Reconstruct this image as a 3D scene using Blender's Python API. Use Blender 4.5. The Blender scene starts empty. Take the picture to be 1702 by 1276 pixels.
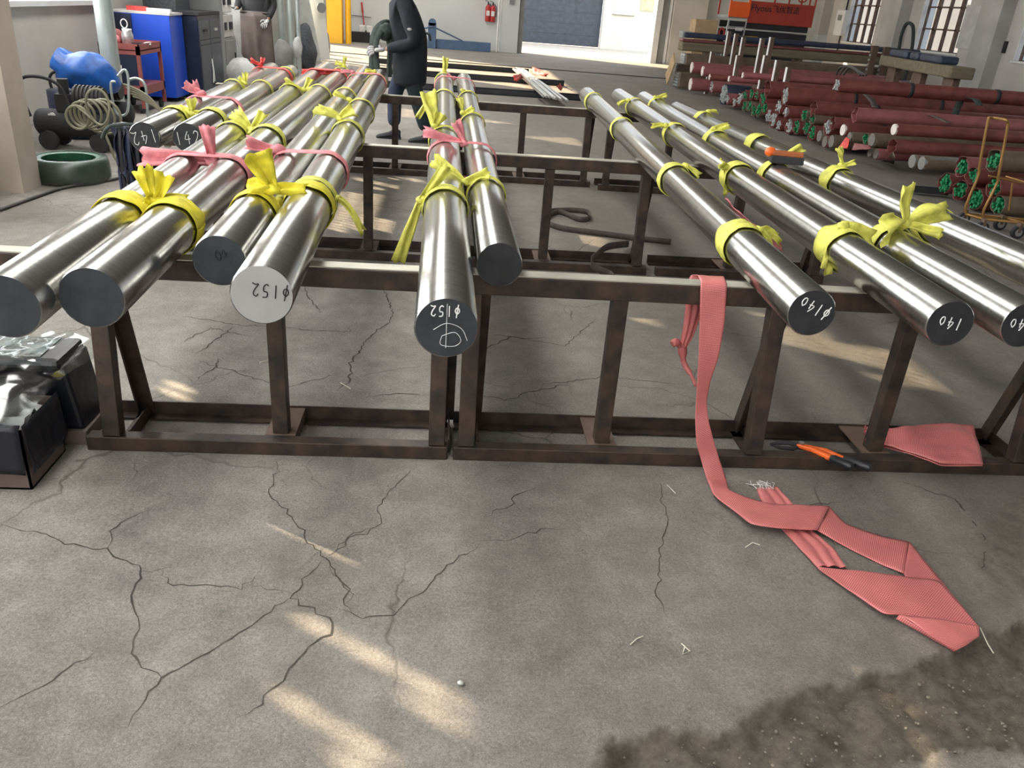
import bpy, bmesh, math, random
import numpy as np
from mathutils import Vector as V, Matrix, noise

rnd = random.Random(7)
SC = bpy.context.scene
COL = SC.collection

# ------------------------------------------------------------------ camera
F, CX, CY = 1340.0, 851.0, 638.0
CAM = np.array([0.0, 0.0, 1.42])
def _n(v):
    v = np.array(v, float)
    return v / np.linalg.norm(v)
_dy = _n([(755 - CX) / F, -(-5 - CY) / F, -1])
_yv = CY + (F * F + (755 - CX) * (629 - CX)) / (CY + 5)
_dz = -_n([(629 - CX) / F, -(_yv - CY) / F, -1])
if _dz[1] < 0:
    _dz = -_dz
_dx = np.cross(_dy, _dz)
ROT = np.array([_dx, _dy, _dz])
cam = bpy.data.cameras.new('camera')
cam.sensor_width = 36.0
cam.lens = F / 1702 * 36.0
cam.clip_end = 300
cob = bpy.data.objects.new('camera', cam)
COL.objects.link(cob)
m4 = Matrix.Identity(4)
for i in range(3):
    for j in range(3):
        m4[i][j] = ROT[i][j]
m4.translation = V(CAM)
cob.matrix_world = m4
SC.camera = cob

def P(px, py, z=None, y=None, x=None):
    """a point of the room seen at px, py: on the level z, or at the distance y, or on the plane x"""
    r = ROT @ np.array([(px - CX) / F, -(py - CY) / F, -1.0])
    if z is not None:
        t = (z - CAM[2]) / r[2]
    elif y is not None:
        t = y / r[1]
    else:
        t = x / r[0]
    return V(CAM + r * t)
def pix(p):
    c = ROT.T @ (np.array(p, float) - CAM)
    return CX + F * c[0] / -c[2], CY - F * c[1] / -c[2], -c[2]

# ------------------------------------------------------------------ light
SC.view_settings.view_transform = 'Standard'
SC.view_settings.look = 'None'
SC.view_settings.gamma = 1.0
SC.view_settings.use_curve_mapping = False
SC.view_settings.exposure = 0.85
W = bpy.data.worlds.new('sky')
SC.world = W
W.use_nodes = True
bg = W.node_tree.nodes['Background']
bg.inputs[0].default_value = (0.88, 0.93, 1.0, 1)
bg.inputs[1].default_value = 1.4
SUN_AZ, SUN_EL = math.radians(-34.5), math.radians(24)
sun_dir = V((math.cos(SUN_AZ) * math.cos(SUN_EL), math.sin(SUN_AZ) * math.cos(SUN_EL), -math.sin(SUN_EL)))
sl = bpy.data.lights.new('sun', 'SUN')
sl.energy = 17.0
sl.angle = math.radians(0.55)
sl.color = (1.0, 0.80, 0.54)
so = bpy.data.objects.new('sun', sl)
COL.objects.link(so)
so.rotation_euler = sun_dir.to_track_quat('-Z', 'Y').to_euler()
ROOF_GLOW, PANE_GLOW = 4.6, 8.0
try:
    SC.cycles.use_denoising = True
    SC.cycles.max_bounces = 7
    SC.cycles.sample_clamp_indirect = 6.0
except Exception:
    pass

# ------------------------------------------------------------------ helpers
def M(name, col, rough=.6, metal=0.0, var=.18, vs=6.0, bump=0.0, bs=60.0, col2=None, spec=.5, emit=0.0, sss=0.0, stretch=None, aniso=0.0):
    m = bpy.data.materials.new(name)
    m.use_nodes = True
    nt = m.node_tree
    b = nt.nodes['Principled BSDF']
    tc = nt.nodes.new('ShaderNodeTexCoord')
    src = tc.outputs['Object']
    if stretch:
        mp = nt.nodes.new('ShaderNodeMapping')
        mp.inputs['Scale'].default_value = stretch
        nt.links.new(src, mp.inputs['Vector'])
        src = mp.outputs['Vector']
    nz = nt.nodes.new('ShaderNodeTexNoise')
    nz.inputs['Scale'].default_value = vs
    nz.inputs['Detail'].default_value = 5
    nt.links.new(src, nz.inputs['Vector'])
    cr = nt.nodes.new('ShaderNodeValToRGB')
    cr.color_ramp.elements[0].position = .32
    cr.color_ramp.elements[1].position = .68
    c2 = col2 or tuple(min(1, c * (1 + var)) for c in col)
    c1 = tuple(c * (1 - var) for c in col) if not col2 else col
    cr.color_ramp.elements[0].color = (*c1, 1)
    cr.color_ramp.elements[1].color = (*c2, 1)
    nt.links.new(nz.outputs['Fac'], cr.inputs['Fac'])
    nt.links.new(cr.outputs['Color'], b.inputs['Base Color'])
    b.inputs['Roughness'].default_value = rough
    b.inputs['Metallic'].default_value = metal
    b.inputs['Specular IOR Level'].default_value = spec
    if aniso:
        b.inputs['Anisotropic'].default_value = aniso
    if emit:
        b.inputs['Emission Color'].default_value = (*col, 1)
        b.inputs['Emission Strength'].default_value = emit
    if bump:
        n2 = nt.nodes.new('ShaderNodeTexNoise')
        n2.inputs['Scale'].default_value = bs
        n2.inputs['Detail'].default_value = 4
        nt.links.new(src, n2.inputs['Vector'])
        bp = nt.nodes.new('ShaderNodeBump')
        bp.inputs['Strength'].default_value = bump
        bp.inputs['Distance'].default_value = .01
        nt.links.new(n2.outputs['Fac'], bp.inputs['Height'])
        nt.links.new(bp.outputs['Normal'], b.inputs['Normal'])
    return m

def weave(name, ca, cb, scale):
    """a woven polypropylene band: small alternating threads over its own uv"""
    m = bpy.data.materials.new(name)
    m.use_nodes = True
    nt = m.node_tree
    b = nt.nodes['Principled BSDF']
    uv = nt.nodes.new('ShaderNodeUVMap')
    ck = nt.nodes.new('ShaderNodeTexChecker')
    ck.inputs['Scale'].default_value = scale
    ck.inputs['Color1'].default_value = (*ca, 1)
    ck.inputs['Color2'].default_value = (*cb, 1)
    mp = nt.nodes.new('ShaderNodeMapping')
    mp.inputs['Rotation'].default_value = (0, 0, .785)
    nt.links.new(uv.outputs['UV'], mp.inputs['Vector'])
    nt.links.new(mp.outputs['Vector'], ck.inputs['Vector'])
    tc = nt.nodes.new('ShaderNodeTexCoord')
    nz = nt.nodes.new('ShaderNodeTexNoise')
    nz.inputs['Scale'].default_value = 9
    nt.links.new(tc.outputs['Object'], nz.inputs['Vector'])
    mx = nt.nodes.new('ShaderNodeMix')
    mx.data_type = 'RGBA'
    mx.blend_type = 'MULTIPLY'
    mx.inputs['Factor'].default_value = .35
    nt.links.new(ck.outputs['Color'], mx.inputs['A'])
    nt.links.new(nz.outputs['Fac'], mx.inputs['B'])
    nt.links.new(mx.outputs['Result'], b.inputs['Base Color'])
    b.inputs['Roughness'].default_value = .42
    bp = nt.nodes.new('ShaderNodeBump')
    bp.inputs['Strength'].default_value = .25
    bp.inputs['Distance'].default_value = .002
    nt.links.new(ck.outputs['Fac'], bp.inputs['Height'])
    nt.links.new(bp.outputs['Normal'], b.inputs['Normal'])
    return m

def glow(name, col, s):
    m = bpy.data.materials.new(name)
    m.use_nodes = True
    nt = m.node_tree
    nt.nodes.clear()
    e = nt.nodes.new('ShaderNodeEmission')
    e.inputs[0].default_value = (*col, 1)
    e.inputs[1].default_value = s
    o = nt.nodes.new('ShaderNodeOutputMaterial')
    nt.links.new(e.outputs[0], o.inputs[0])
    return m

def clear(name, tint, gl=.12, rough=.03):
    m = bpy.data.materials.new(name)
    m.use_nodes = True
    nt = m.node_tree
    nt.nodes.clear()
    t = nt.nodes.new('ShaderNodeBsdfTransparent')
    t.inputs[0].default_value = (*tint, 1)
    g = nt.nodes.new('ShaderNodeBsdfGlossy')
    g.inputs['Roughness'].default_value = rough
    mx = nt.nodes.new('ShaderNodeMixShader')
    mx.inputs[0].default_value = gl
    o = nt.nodes.new('ShaderNodeOutputMaterial')
    nt.links.new(t.outputs[0], mx.inputs[1])
    nt.links.new(g.outputs[0], mx.inputs[2])
    nt.links.new(mx.outputs[0], o.inputs[0])
    return m

ORG = {}
class MB:
    def __init__(s):
        s.v, s.f, s.sm, s.uv = [], [], [], {}
    def add(s, vs, fs, smooth=False, uvs=None):
        o = len(s.v)
        s.v += [V(p) for p in vs]
        for k, f in enumerate(fs):
            if uvs:
                s.uv[len(s.f)] = [uvs[i] for i in f]
            s.f.append([i + o for i in f])
            s.sm.append(smooth)
        return s
    def box(s, lo, hi, rz=0.0, c=None):
        vs = [V((x, y, z)) for z in (lo[2], hi[2]) for y in (lo[1], hi[1]) for x in (lo[0], hi[0])]
        if rz:
            c = V(c) if c is not None else (V(lo) + V(hi)) / 2
            R = Matrix.Rotation(rz, 3, 'Z')
            vs = [c + R @ (p - c) for p in vs]
        return s.add(vs, [(0, 2, 3, 1), (4, 5, 7, 6), (0, 1, 5, 4), (2, 6, 7, 3), (0, 4, 6, 2), (1, 3, 7, 5)])
    def bar(s, a, b, w, h, up=(0, 0, 1)):
        a, b = V(a), V(b)
        d = (b - a).normalized()
        u = V(up)
        if abs(d.dot(u)) > .98:
            u = V((0, 1, 0))
        x = d.cross(u).normalized()
        z = x.cross(d)
        vs = []
        for p in (a, b):
            for i, j in ((-1, -1), (1, -1), (1, 1), (-1, 1)):
                vs.append(p + x * i * w / 2 + z * j * h / 2)
        return s.add(vs, [(0, 3, 2, 1), (4, 5, 6, 7), (0, 1, 5, 4), (1, 2, 6, 5), (2, 3, 7, 6), (3, 0, 4, 7)])
    def cyl(s, a, b, r, r2=None, n=20, caps=(1, 1), smooth=True):
        a, b = V(a), V(b)
        r2 = r if r2 is None else r2
        d = (b - a).normalized()
        u = V((0, 0, 1)) if abs(d.z) < .9 else V((1, 0, 0))
        x = d.cross(u).normalized()
        y = d.cross(x)
        vs = []
        for p, q in ((a, r), (b, r2)):
            for k in range(n):
                t = 2 * math.pi * k / n
                vs.append(p + (x * math.cos(t) + y * math.sin(t)) * q)
        s.add(vs, [(k, (k + 1) % n, n + (k + 1) % n, n + k) for k in range(n)], smooth)
        if caps[0]:
            s.add(vs[:n], [tuple(range(n))[::-1]])
        if caps[1]:
            s.add(vs[n:], [tuple(range(n))])
        return s
    def tube(s, pts, r, n=8, closed=False, flat=1.0):
        pts = [V(p) for p in pts]
        N = len(pts)
        rs = r if isinstance(r, (list, tuple)) else [r] * N
        vs, x = [], None
        for i in range(N):
            d = (pts[(i + 1) % N if closed else min(i + 1, N - 1)] - pts[(i - 1) % N if closed else max(i - 1, 0)])
            d = d.normalized() if d.length > 1e-9 else V((0, 0, 1))
            if x is None:
                u = V((0, 0, 1)) if abs(d.z) < .9 else V((1, 0, 0))
                x = d.cross(u).normalized()
            else:
                x = (x - d * x.dot(d)).normalized()
            y = d.cross(x)
            for k in range(n):
                t = 2 * math.pi * k / n
                vs.append(pts[i] + (x * math.cos(t) + y * math.sin(t) * flat) * rs[i])
        fs = []
        for i in range(N if closed else N - 1):
            j = (i + 1) % N
            fs += [(i * n + k, i * n + (k + 1) % n, j * n + (k + 1) % n, j * n + k) for k in range(n)]
        s.add(vs, fs, True)
        if not closed:
            s.add(vs[:n], [tuple(range(n))[::-1]])
            s.add(vs[-n:], [tuple(range(n))])
        return s
    def sheet(s, rows, uvs=None, smooth=True):
        h, w = len(rows), len(rows[0])
        vs = [p for r in rows for p in r]
        fs = [(i * w + j, i * w + j + 1, (i + 1) * w + j + 1, (i + 1) * w + j) for i in range(h - 1) for j in range(w - 1)]
        return s.add(vs, fs, smooth, [q for r in uvs for q in r] if uvs else None)
    def ball(s, c, r, n=14, m=9):
        c = V(c)
        r = (r, r, r) if not isinstance(r, (tuple, list)) else r
        vs = [c + V((0, 0, r[2]))]
        for i in range(1, m):
            a = math.pi * i / m
            for k in range(n):
                t = 2 * math.pi * k / n
                vs.append(c + V((r[0] * math.sin(a) * math.cos(t), r[1] * math.sin(a) * math.sin(t), r[2] * math.cos(a))))
        vs.append(c - V((0, 0, r[2])))
        fs = [(0, 1 + k, 1 + (k + 1) % n) for k in range(n)]
        for i in range(m - 2):
            o = 1 + i * n
            fs += [(o + k, o + n + k, o + n + (k + 1) % n, o + (k + 1) % n) for k in range(n)]
        o = 1 + (m - 2) * n
        fs += [(o + k, len(vs) - 1, o + (k + 1) % n) for k in range(n)]
        return s.add(vs, fs, True)
    def lathe(s, c, prof, n=28, smooth=True):
        c = V(c)
        vs = [c + V((r * math.cos(2 * math.pi * k / n), r * math.sin(2 * math.pi * k / n), z)) for r, z in prof for k in range(n)]
        fs = [(i * n + k, i * n + (k + 1) % n, (i + 1) * n + (k + 1) % n, (i + 1) * n + k) for i in range(len(prof) - 1) for k in range(n)]
        return s.add(vs, fs, smooth)
    def build(s, name, mat, parent=None, bevel=0.0, thick=0.0, loc=None, sub=0):
        me = bpy.data.meshes.new(name)
        o0 = V(ORG.get(parent.name, (0, 0, 0))) if parent else V(loc) if loc is not None else V((0, 0, 0))
        me.from_pydata([tuple(p - o0) for p in s.v], [], s.f)
        me.polygons.foreach_set('use_smooth', s.sm)
        if s.uv:
            ul = me.uv_layers.new(name='UVMap')
            for p in me.polygons:
                q = s.uv.get(p.index)
                if q:
                    for li, c in zip(p.loop_indices, q):
                        ul.data[li].uv = c
        me.materials.append(mat)
        me.update()
        o = bpy.data.objects.new(name, me)
        COL.objects.link(o)
        ORG[o.name] = tuple(o0)
        if parent:
            o.parent = parent
        else:
            o.location = o0
        if thick:
            md = o.modifiers.new('solid', 'SOLIDIFY')
            md.thickness = thick
            md.offset = 0
        if bevel:
            md = o.modifiers.new('bevel', 'BEVEL')
            md.width = bevel
            md.segments = 2
            md.limit_method = 'ANGLE'
            md.angle_limit = .6
        if sub:
            md = o.modifiers.new('sub', 'SUBSURF')
            md.levels = md.render_levels = sub
        return o

def tag(o, label=None, cat=None, group=None, kind=None):
    if label: o['label'] = label
    if cat: o['category'] = cat
    if group: o['group'] = group
    if kind: o['kind'] = kind
    return o
def thing(name, label, cat, loc=(0, 0, 0), group=None):
    o = bpy.data.objects.new(name, None)
    o.empty_display_size = .05
    COL.objects.link(o)
    o.location = loc
    ORG[o.name] = tuple(loc)
    return tag(o, label, cat, group)
def curve(pts, n=8, closed=False):
    """a smooth path through the points"""
    pts = [V(p) for p in pts]
    N = len(pts)
    out = []
    rng = range(N if closed else N - 1)
    for i in rng:
        g = lambda k: pts[k % N] if closed else pts[max(0, min(N - 1, k))]
        a, b, c, d = g(i - 1), g(i), g(i + 1), g(i + 2)
        for k in range(n):
            t = k / n
            out.append(.5 * ((2 * b) + (c - a) * t + (2 * a - 5 * b + 4 * c - d) * t * t + (3 * b - a - 3 * c + d) * t ** 3))
    if not closed:
        out.append(pts[-1])
    return out
def nz(p, s=1.0):
    return noise.noise(V(p) * s)

# ------------------------------------------------------------------ materials
m_wall = M('plaster', (.50, .48, .44), .9, var=.12, vs=1.2, bump=.15, bs=30)
m_wallw = M('white plaster', (.62, .64, .63), .9, var=.06, vs=.8, bump=.1, bs=20)
m_pier = M('concrete pier', (.43, .42, .39), .9, var=.15, vs=1.5, bump=.2, bs=25)
m_ceil = M('ceiling concrete', (.24, .235, .22), .9, var=.1, vs=1)
m_steel = M('painted rack steel', (.022, .019, .018), .48, .3, vs=14, col2=(.078, .048, .033), bump=.12, bs=120)
m_worn = M('worn rack steel', (.40, .385, .32), .5, .45, vs=9, col2=(.54, .52, .44), bump=.05, bs=150)
m_rust = M('rusty steel', (.10, .065, .048), .7, .2, vs=10, col2=(.17, .11, .08), bump=.15, bs=90)
m_bar = M('ground steel', (.47, .465, .44), .235, 1.0, var=.10, vs=5, bump=.02, bs=30, stretch=(1, 14, 1))
m_face = M('sawn steel face', (.042, .049, .056), .6, .5, var=.25, vs=18, bump=.05, bs=160)
m_faced = M('dark sawn face', (.030, .032, .035), .6, .4, var=.25, vs=18, bump=.05, bs=160)
m_facel = M('bright sawn face', (.42, .42, .42), .5, .45, var=.06, vs=10, bump=.03, bs=200)
m_chalk = M('chalk', (.75, .76, .74), .9, var=.1)
m_marker = M('black marker', (.01, .01, .012), .6)
m_yel = M('yellow cloth', (.58, .57, .10), .65, var=.22, vs=25, bump=.35, bs=90)
m_yel2 = M('strong yellow cloth', (.66, .58, .03), .65, var=.2, vs=25, bump=.35, bs=90)
m_pinkc = M('pink cloth', (.60, .20, .22), .6, var=.22, vs=25, bump=.35, bs=90)
m_red = M('red cloth', (.62, .06, .05), .55, var=.2, vs=25, bump=.3, bs=80)
m_weave = weave('pink woven band', (.78, .30, .29), (.46, .07, .07), 260)
m_navy = M('navy plastic', (.005, .006, .012), .45, var=.3, vs=12, bump=.4, bs=14)
m_black = M('black plastic', (.014, .015, .017), .35, var=.2)
m_blackm = M('matt black', (.02, .02, .022), .75, var=.25, bump=.2, bs=40)
m_card = M('cardboard', (.24, .165, .115), .85, var=.1, vs=8)
m_dkcard = M('brown box', (.12, .085, .075), .7, var=.1, vs=8)
m_film = clear('clear film', (.88, .92, .92), .16, .10)
m_glass = clear('window glass', (.86, .89, .93), .10, .05)
m_sunpane = clear('sun pane glass', (.97, .98, .98), .04, .03)
m_white = M('white paint', (.72, .72, .70), .5, var=.05)
m_offw = M('grey white paint', (.50, .50, .47), .55, var=.12, vs=7)
m_grey = M('grey paint', (.22, .225, .22), .55, var=.1, vs=5)
m_orange = M('orange grip', (.82, .14, .02), .4, var=.1)
m_redp = M('red paint', (.45, .030, .030), .45, var=.12)
m_redd = M('dull red paint', (.24, .060, .055), .55, var=.15)
m_film_r = M('red wrap', (.165, .048, .040), .48, var=.28, vs=7, bump=.4, bs=22)
m_film_p = M('pink red wrap', (.25, .085, .085), .5, var=.2, vs=7, bump=.4, bs=22)
m_film_b = M('brown wrap', (.135, .10, .068), .55, var=.22, vs=8, bump=.4, bs=22)
m_film_k = M('blue wrap', (.03, .04, .07), .4, var=.3, vs=8, bump=.4, bs=22)
m_green = M('green rod cap', (.012, .17, .065), .42, var=.4, vs=40)
m_silver = M('silver rod end', (.55, .58, .58), .35, .6, var=.2, vs=40)
m_disc = M('white end cap', (.66, .60, .55), .6, var=.06)
m_gdisc = M('grey bar end', (.20, .18, .16), .55, .4, var=.15)
m_timber = M('timber', (.16, .135, .085), .8, var=.2, vs=4, bump=.2, bs=40, stretch=(.4, 4, 4))
m_blue = M('blue paint', (.012, .07, .52), .35, var=.06)
m_bluebag = M('blue tarpaulin', (.006, .085, .36), .45, var=.3, vs=10, bump=.5, bs=18)
m_bluedk = M('dark blue paint', (.012, .018, .045), .4, var=.2)
m_blueg = M('grey blue paint', (.075, .13, .23), .5, var=.12)
m_gal = M('galvanised pipe', (.45, .50, .48), .4, .5, var=.1)
m_yelp = M('yellow paint', (.80, .42, .01), .45, var=.05)
m_hose = M('pale hose', (.20, .19, .125), .45, var=.15)
m_hosedk = M('dark hose', (.06, .055, .05), .5, var=.2)
m_jacket = M('dark work jacket', (.008, .011, .016), .85, var=.35, vs=9, bump=1.0, bs=9)
m_jeans = M('blue jeans', (.022, .033, .065), .85, var=.25, vs=9, bump=.3, bs=20)
m_pants = M('dark trousers', (.012, .022, .026), .85, var=.25, vs=9, bump=.3, bs=20)
m_skin = M('skin', (.42, .24, .16), .55, var=.06)
m_hair = M('black hair', (.012, .010, .010), .6, var=.3, vs=60, bump=.4, bs=160)
m_glove = M('grey work glove', (.36, .36, .35), .9, var=.15, vs=40, bump=.3, bs=160)
m_apron = M('brown leather apron', (.13, .098, .088), .6, var=.2, vs=5, bump=.3, bs=18)
m_sling = M('webbing sling', (.028, .040, .034), .8, var=.3, vs=16, bump=.2, bs=120)
m_slingb = M('brown sling', (.085, .068, .058), .8, var=.3, vs=16, bump=.2, bs=120)
m_bag = M('white sack', (.55, .55, .54), .7, var=.15, vs=9, bump=.5, bs=16)
m_tub = M('green strapping', (.016, .085, .045), .45, var=.3, vs=14, bump=.2, bs=60)
m_oran = M('lift orange', (.85, .13, .02), .4, var=.05)
m_lred = M('lift red', (.38, .045, .025), .45, var=.08)
m_rubber = M('rubber', (.025, .025, .027), .8, var=.2)
m_goldt = M('trolley tube', (.30, .165, .050), .4, .4, var=.15)
m_alu = M('aluminium', (.60, .61, .60), .3, .9, var=.06)
m_net = M('dark netting', (.07, .075, .085), .8, var=.3, vs=30, bump=.6, bs=40)
m_crate = M('plywood crate', (.42, .30, .17), .8, var=.12, vs=5)
m_label = M('yellow label', (.70, .45, .03), .5, var=.04)
m_dirt = M('dirt fragment', (.17, .145, .115), .95, var=.3, vs=30, bump=.5, bs=80)
m_crack = M('crack line', (.060, .052, .044), 1.0, var=.3)  # dark brown colour of the crack ribbons

def floor_mat():
    m = bpy.data.materials.new('cracked concrete')
    m.use_nodes = True
    nt = m.node_tree
    L = nt.links.new
    b = nt.nodes['Principled BSDF']
    tc = nt.nodes.new('ShaderNodeTexCoord')
    def noise_(s, d=6, r=.6, dist=0):
        n = nt.nodes.new('ShaderNodeTexNoise')
        n.inputs['Scale'].default_value = s
        n.inputs['Detail'].default_value = d
        n.inputs['Roughness'].default_value = r
        n.inputs['Distortion'].default_value = dist
        L(tc.outputs['Object'], n.inputs['Vector'])
        return n
    def ramp(src, p0, c0, p1, c1):
        r = nt.nodes.new('ShaderNodeValToRGB')
        r.color_ramp.elements[0].position, r.color_ramp.elements[1].position = p0, p1
        r.color_ramp.elements[0].color, r.color_ramp.elements[1].color = (*c0, 1), (*c1, 1)
        L(src, r.inputs['Fac'])
        return r
    def mix(f, a, bb, mode='MIX'):
        x = nt.nodes.new('ShaderNodeMix')
        x.data_type = 'RGBA'
        x.blend_type = mode
        if isinstance(f, float): x.inputs['Factor'].default_value = f
        else: L(f, x.inputs['Factor'])
        for k, q in (('A', a), ('B', bb)):
            if isinstance(q, tuple): x.inputs[k].default_value = (*q, 1)
            else: L(q, x.inputs[k])
        return x.outputs['Result']
    big = noise_(1.3, 5, .6)
    mid = noise_(9, 7, .7)
    fine = noise_(120, 6, .85)
    grit = noise_(330, 3, .8)
    base = ramp(big.outputs['Fac'], .35, (.275, .255, .23), .68, (.37, .35, .325)).outputs['Color']
    midc = ramp(mid.outputs['Fac'], .3, (.62, .61, .60), .72, (1.12, 1.1, 1.08)).outputs['Color']
    finec = ramp(fine.outputs['Fac'], .30, (.42, .42, .41), .70, (1.38, 1.36, 1.34)).outputs['Color']
    c = mix(1.0, base, midc, 'MULTIPLY')
    c = mix(.9, c, finec, 'MULTIPLY')
    sp = ramp(grit.outputs['Fac'], .62, (0, 0, 0), .70, (1, 1, 1))
    c = mix(sp.outputs['Color'], c, (.60, .57, .54))
    dk = ramp(grit.outputs['Fac'], .32, (1, 1, 1), .40, (0, 0, 0))
    c = mix(dk.outputs['Color'], c, (.10, .09, .08))
    # fine hair cracks
    wn = noise_(2.2, 4, .6)
    add = nt.nodes.new('ShaderNodeMix')
    add.data_type = 'RGBA'
    add.inputs['Factor'].default_value = .22
    L(tc.outputs['Object'], add.inputs['A'])
    L(wn.outputs['Color'], add.inputs['B'])
    vo = nt.nodes.new('ShaderNodeTexVoronoi')
    vo.feature = 'DISTANCE_TO_EDGE'
    vo.inputs['Scale'].default_value = 1.9
    L(add.outputs['Result'], vo.inputs['Vector'])
    cr = ramp(vo.outputs['Distance'], .0, (1, 1, 1), .010, (0, 0, 0))
    gate = ramp(noise_(1.1, 3).outputs['Fac'], .46, (0, 0, 0), .60, (.75, .75, .75))
    ck = nt.nodes.new('ShaderNodeMath')
    ck.operation = 'MULTIPLY'
    L(cr.outputs['Color'], ck.inputs[0])
    L(gate.outputs['Color'], ck.inputs[1])
    c = mix(ck.outputs[0], c, (.075, .065, .055))
    # broken ground and the browner right floor
    at = nt.nodes.new('ShaderNodeAttribute')
    at.attribute_name = 'dirt'
    dirt = ramp(noise_(38, 6, .75).outputs['Fac'], .3, (.070, .058, .046), .7, (.165, .14, .11)).outputs['Color']
    c = mix(at.outputs['Fac'], c, dirt)
    L(c, b.inputs['Base Color'])
    rg = ramp(mid.outputs['Fac'], .3, (.62, .62, .62), .7, (.9, .9, .9))
    L(rg.outputs['Color'], b.inputs['Roughness'])
    b.inputs['Specular IOR Level'].default_value = .35
    h = nt.nodes.new('ShaderNodeMath')
    h.operation = 'MULTIPLY_ADD'
    L(mid.outputs['Fac'], h.inputs[0])
    h.inputs[1].default_value = 1.6
    L(fine.outputs['Fac'], h.inputs[2])
    h2 = nt.nodes.new('ShaderNodeMath')
    h2.operation = 'SUBTRACT'
    L(h.outputs[0], h2.inputs[0])
    L(ck.outputs[0], h2.inputs[1])
    bp = nt.nodes.new('ShaderNodeBump')
    bp.inputs['Strength'].default_value = .7
    bp.inputs['Distance'].default_value = .007
    L(h2.outputs[0], bp.inputs['Height'])
    L(bp.outputs['Normal'], b.inputs['Normal'])
    return m
m_floor = floor_mat()

# ------------------------------------------------------------------ the room
XL, XR, YB, YF, ZC = -4.1, 10.8, 27.0, -6.0, 5.5
def G(px, py): return P(px, py, z=0.0)

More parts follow.
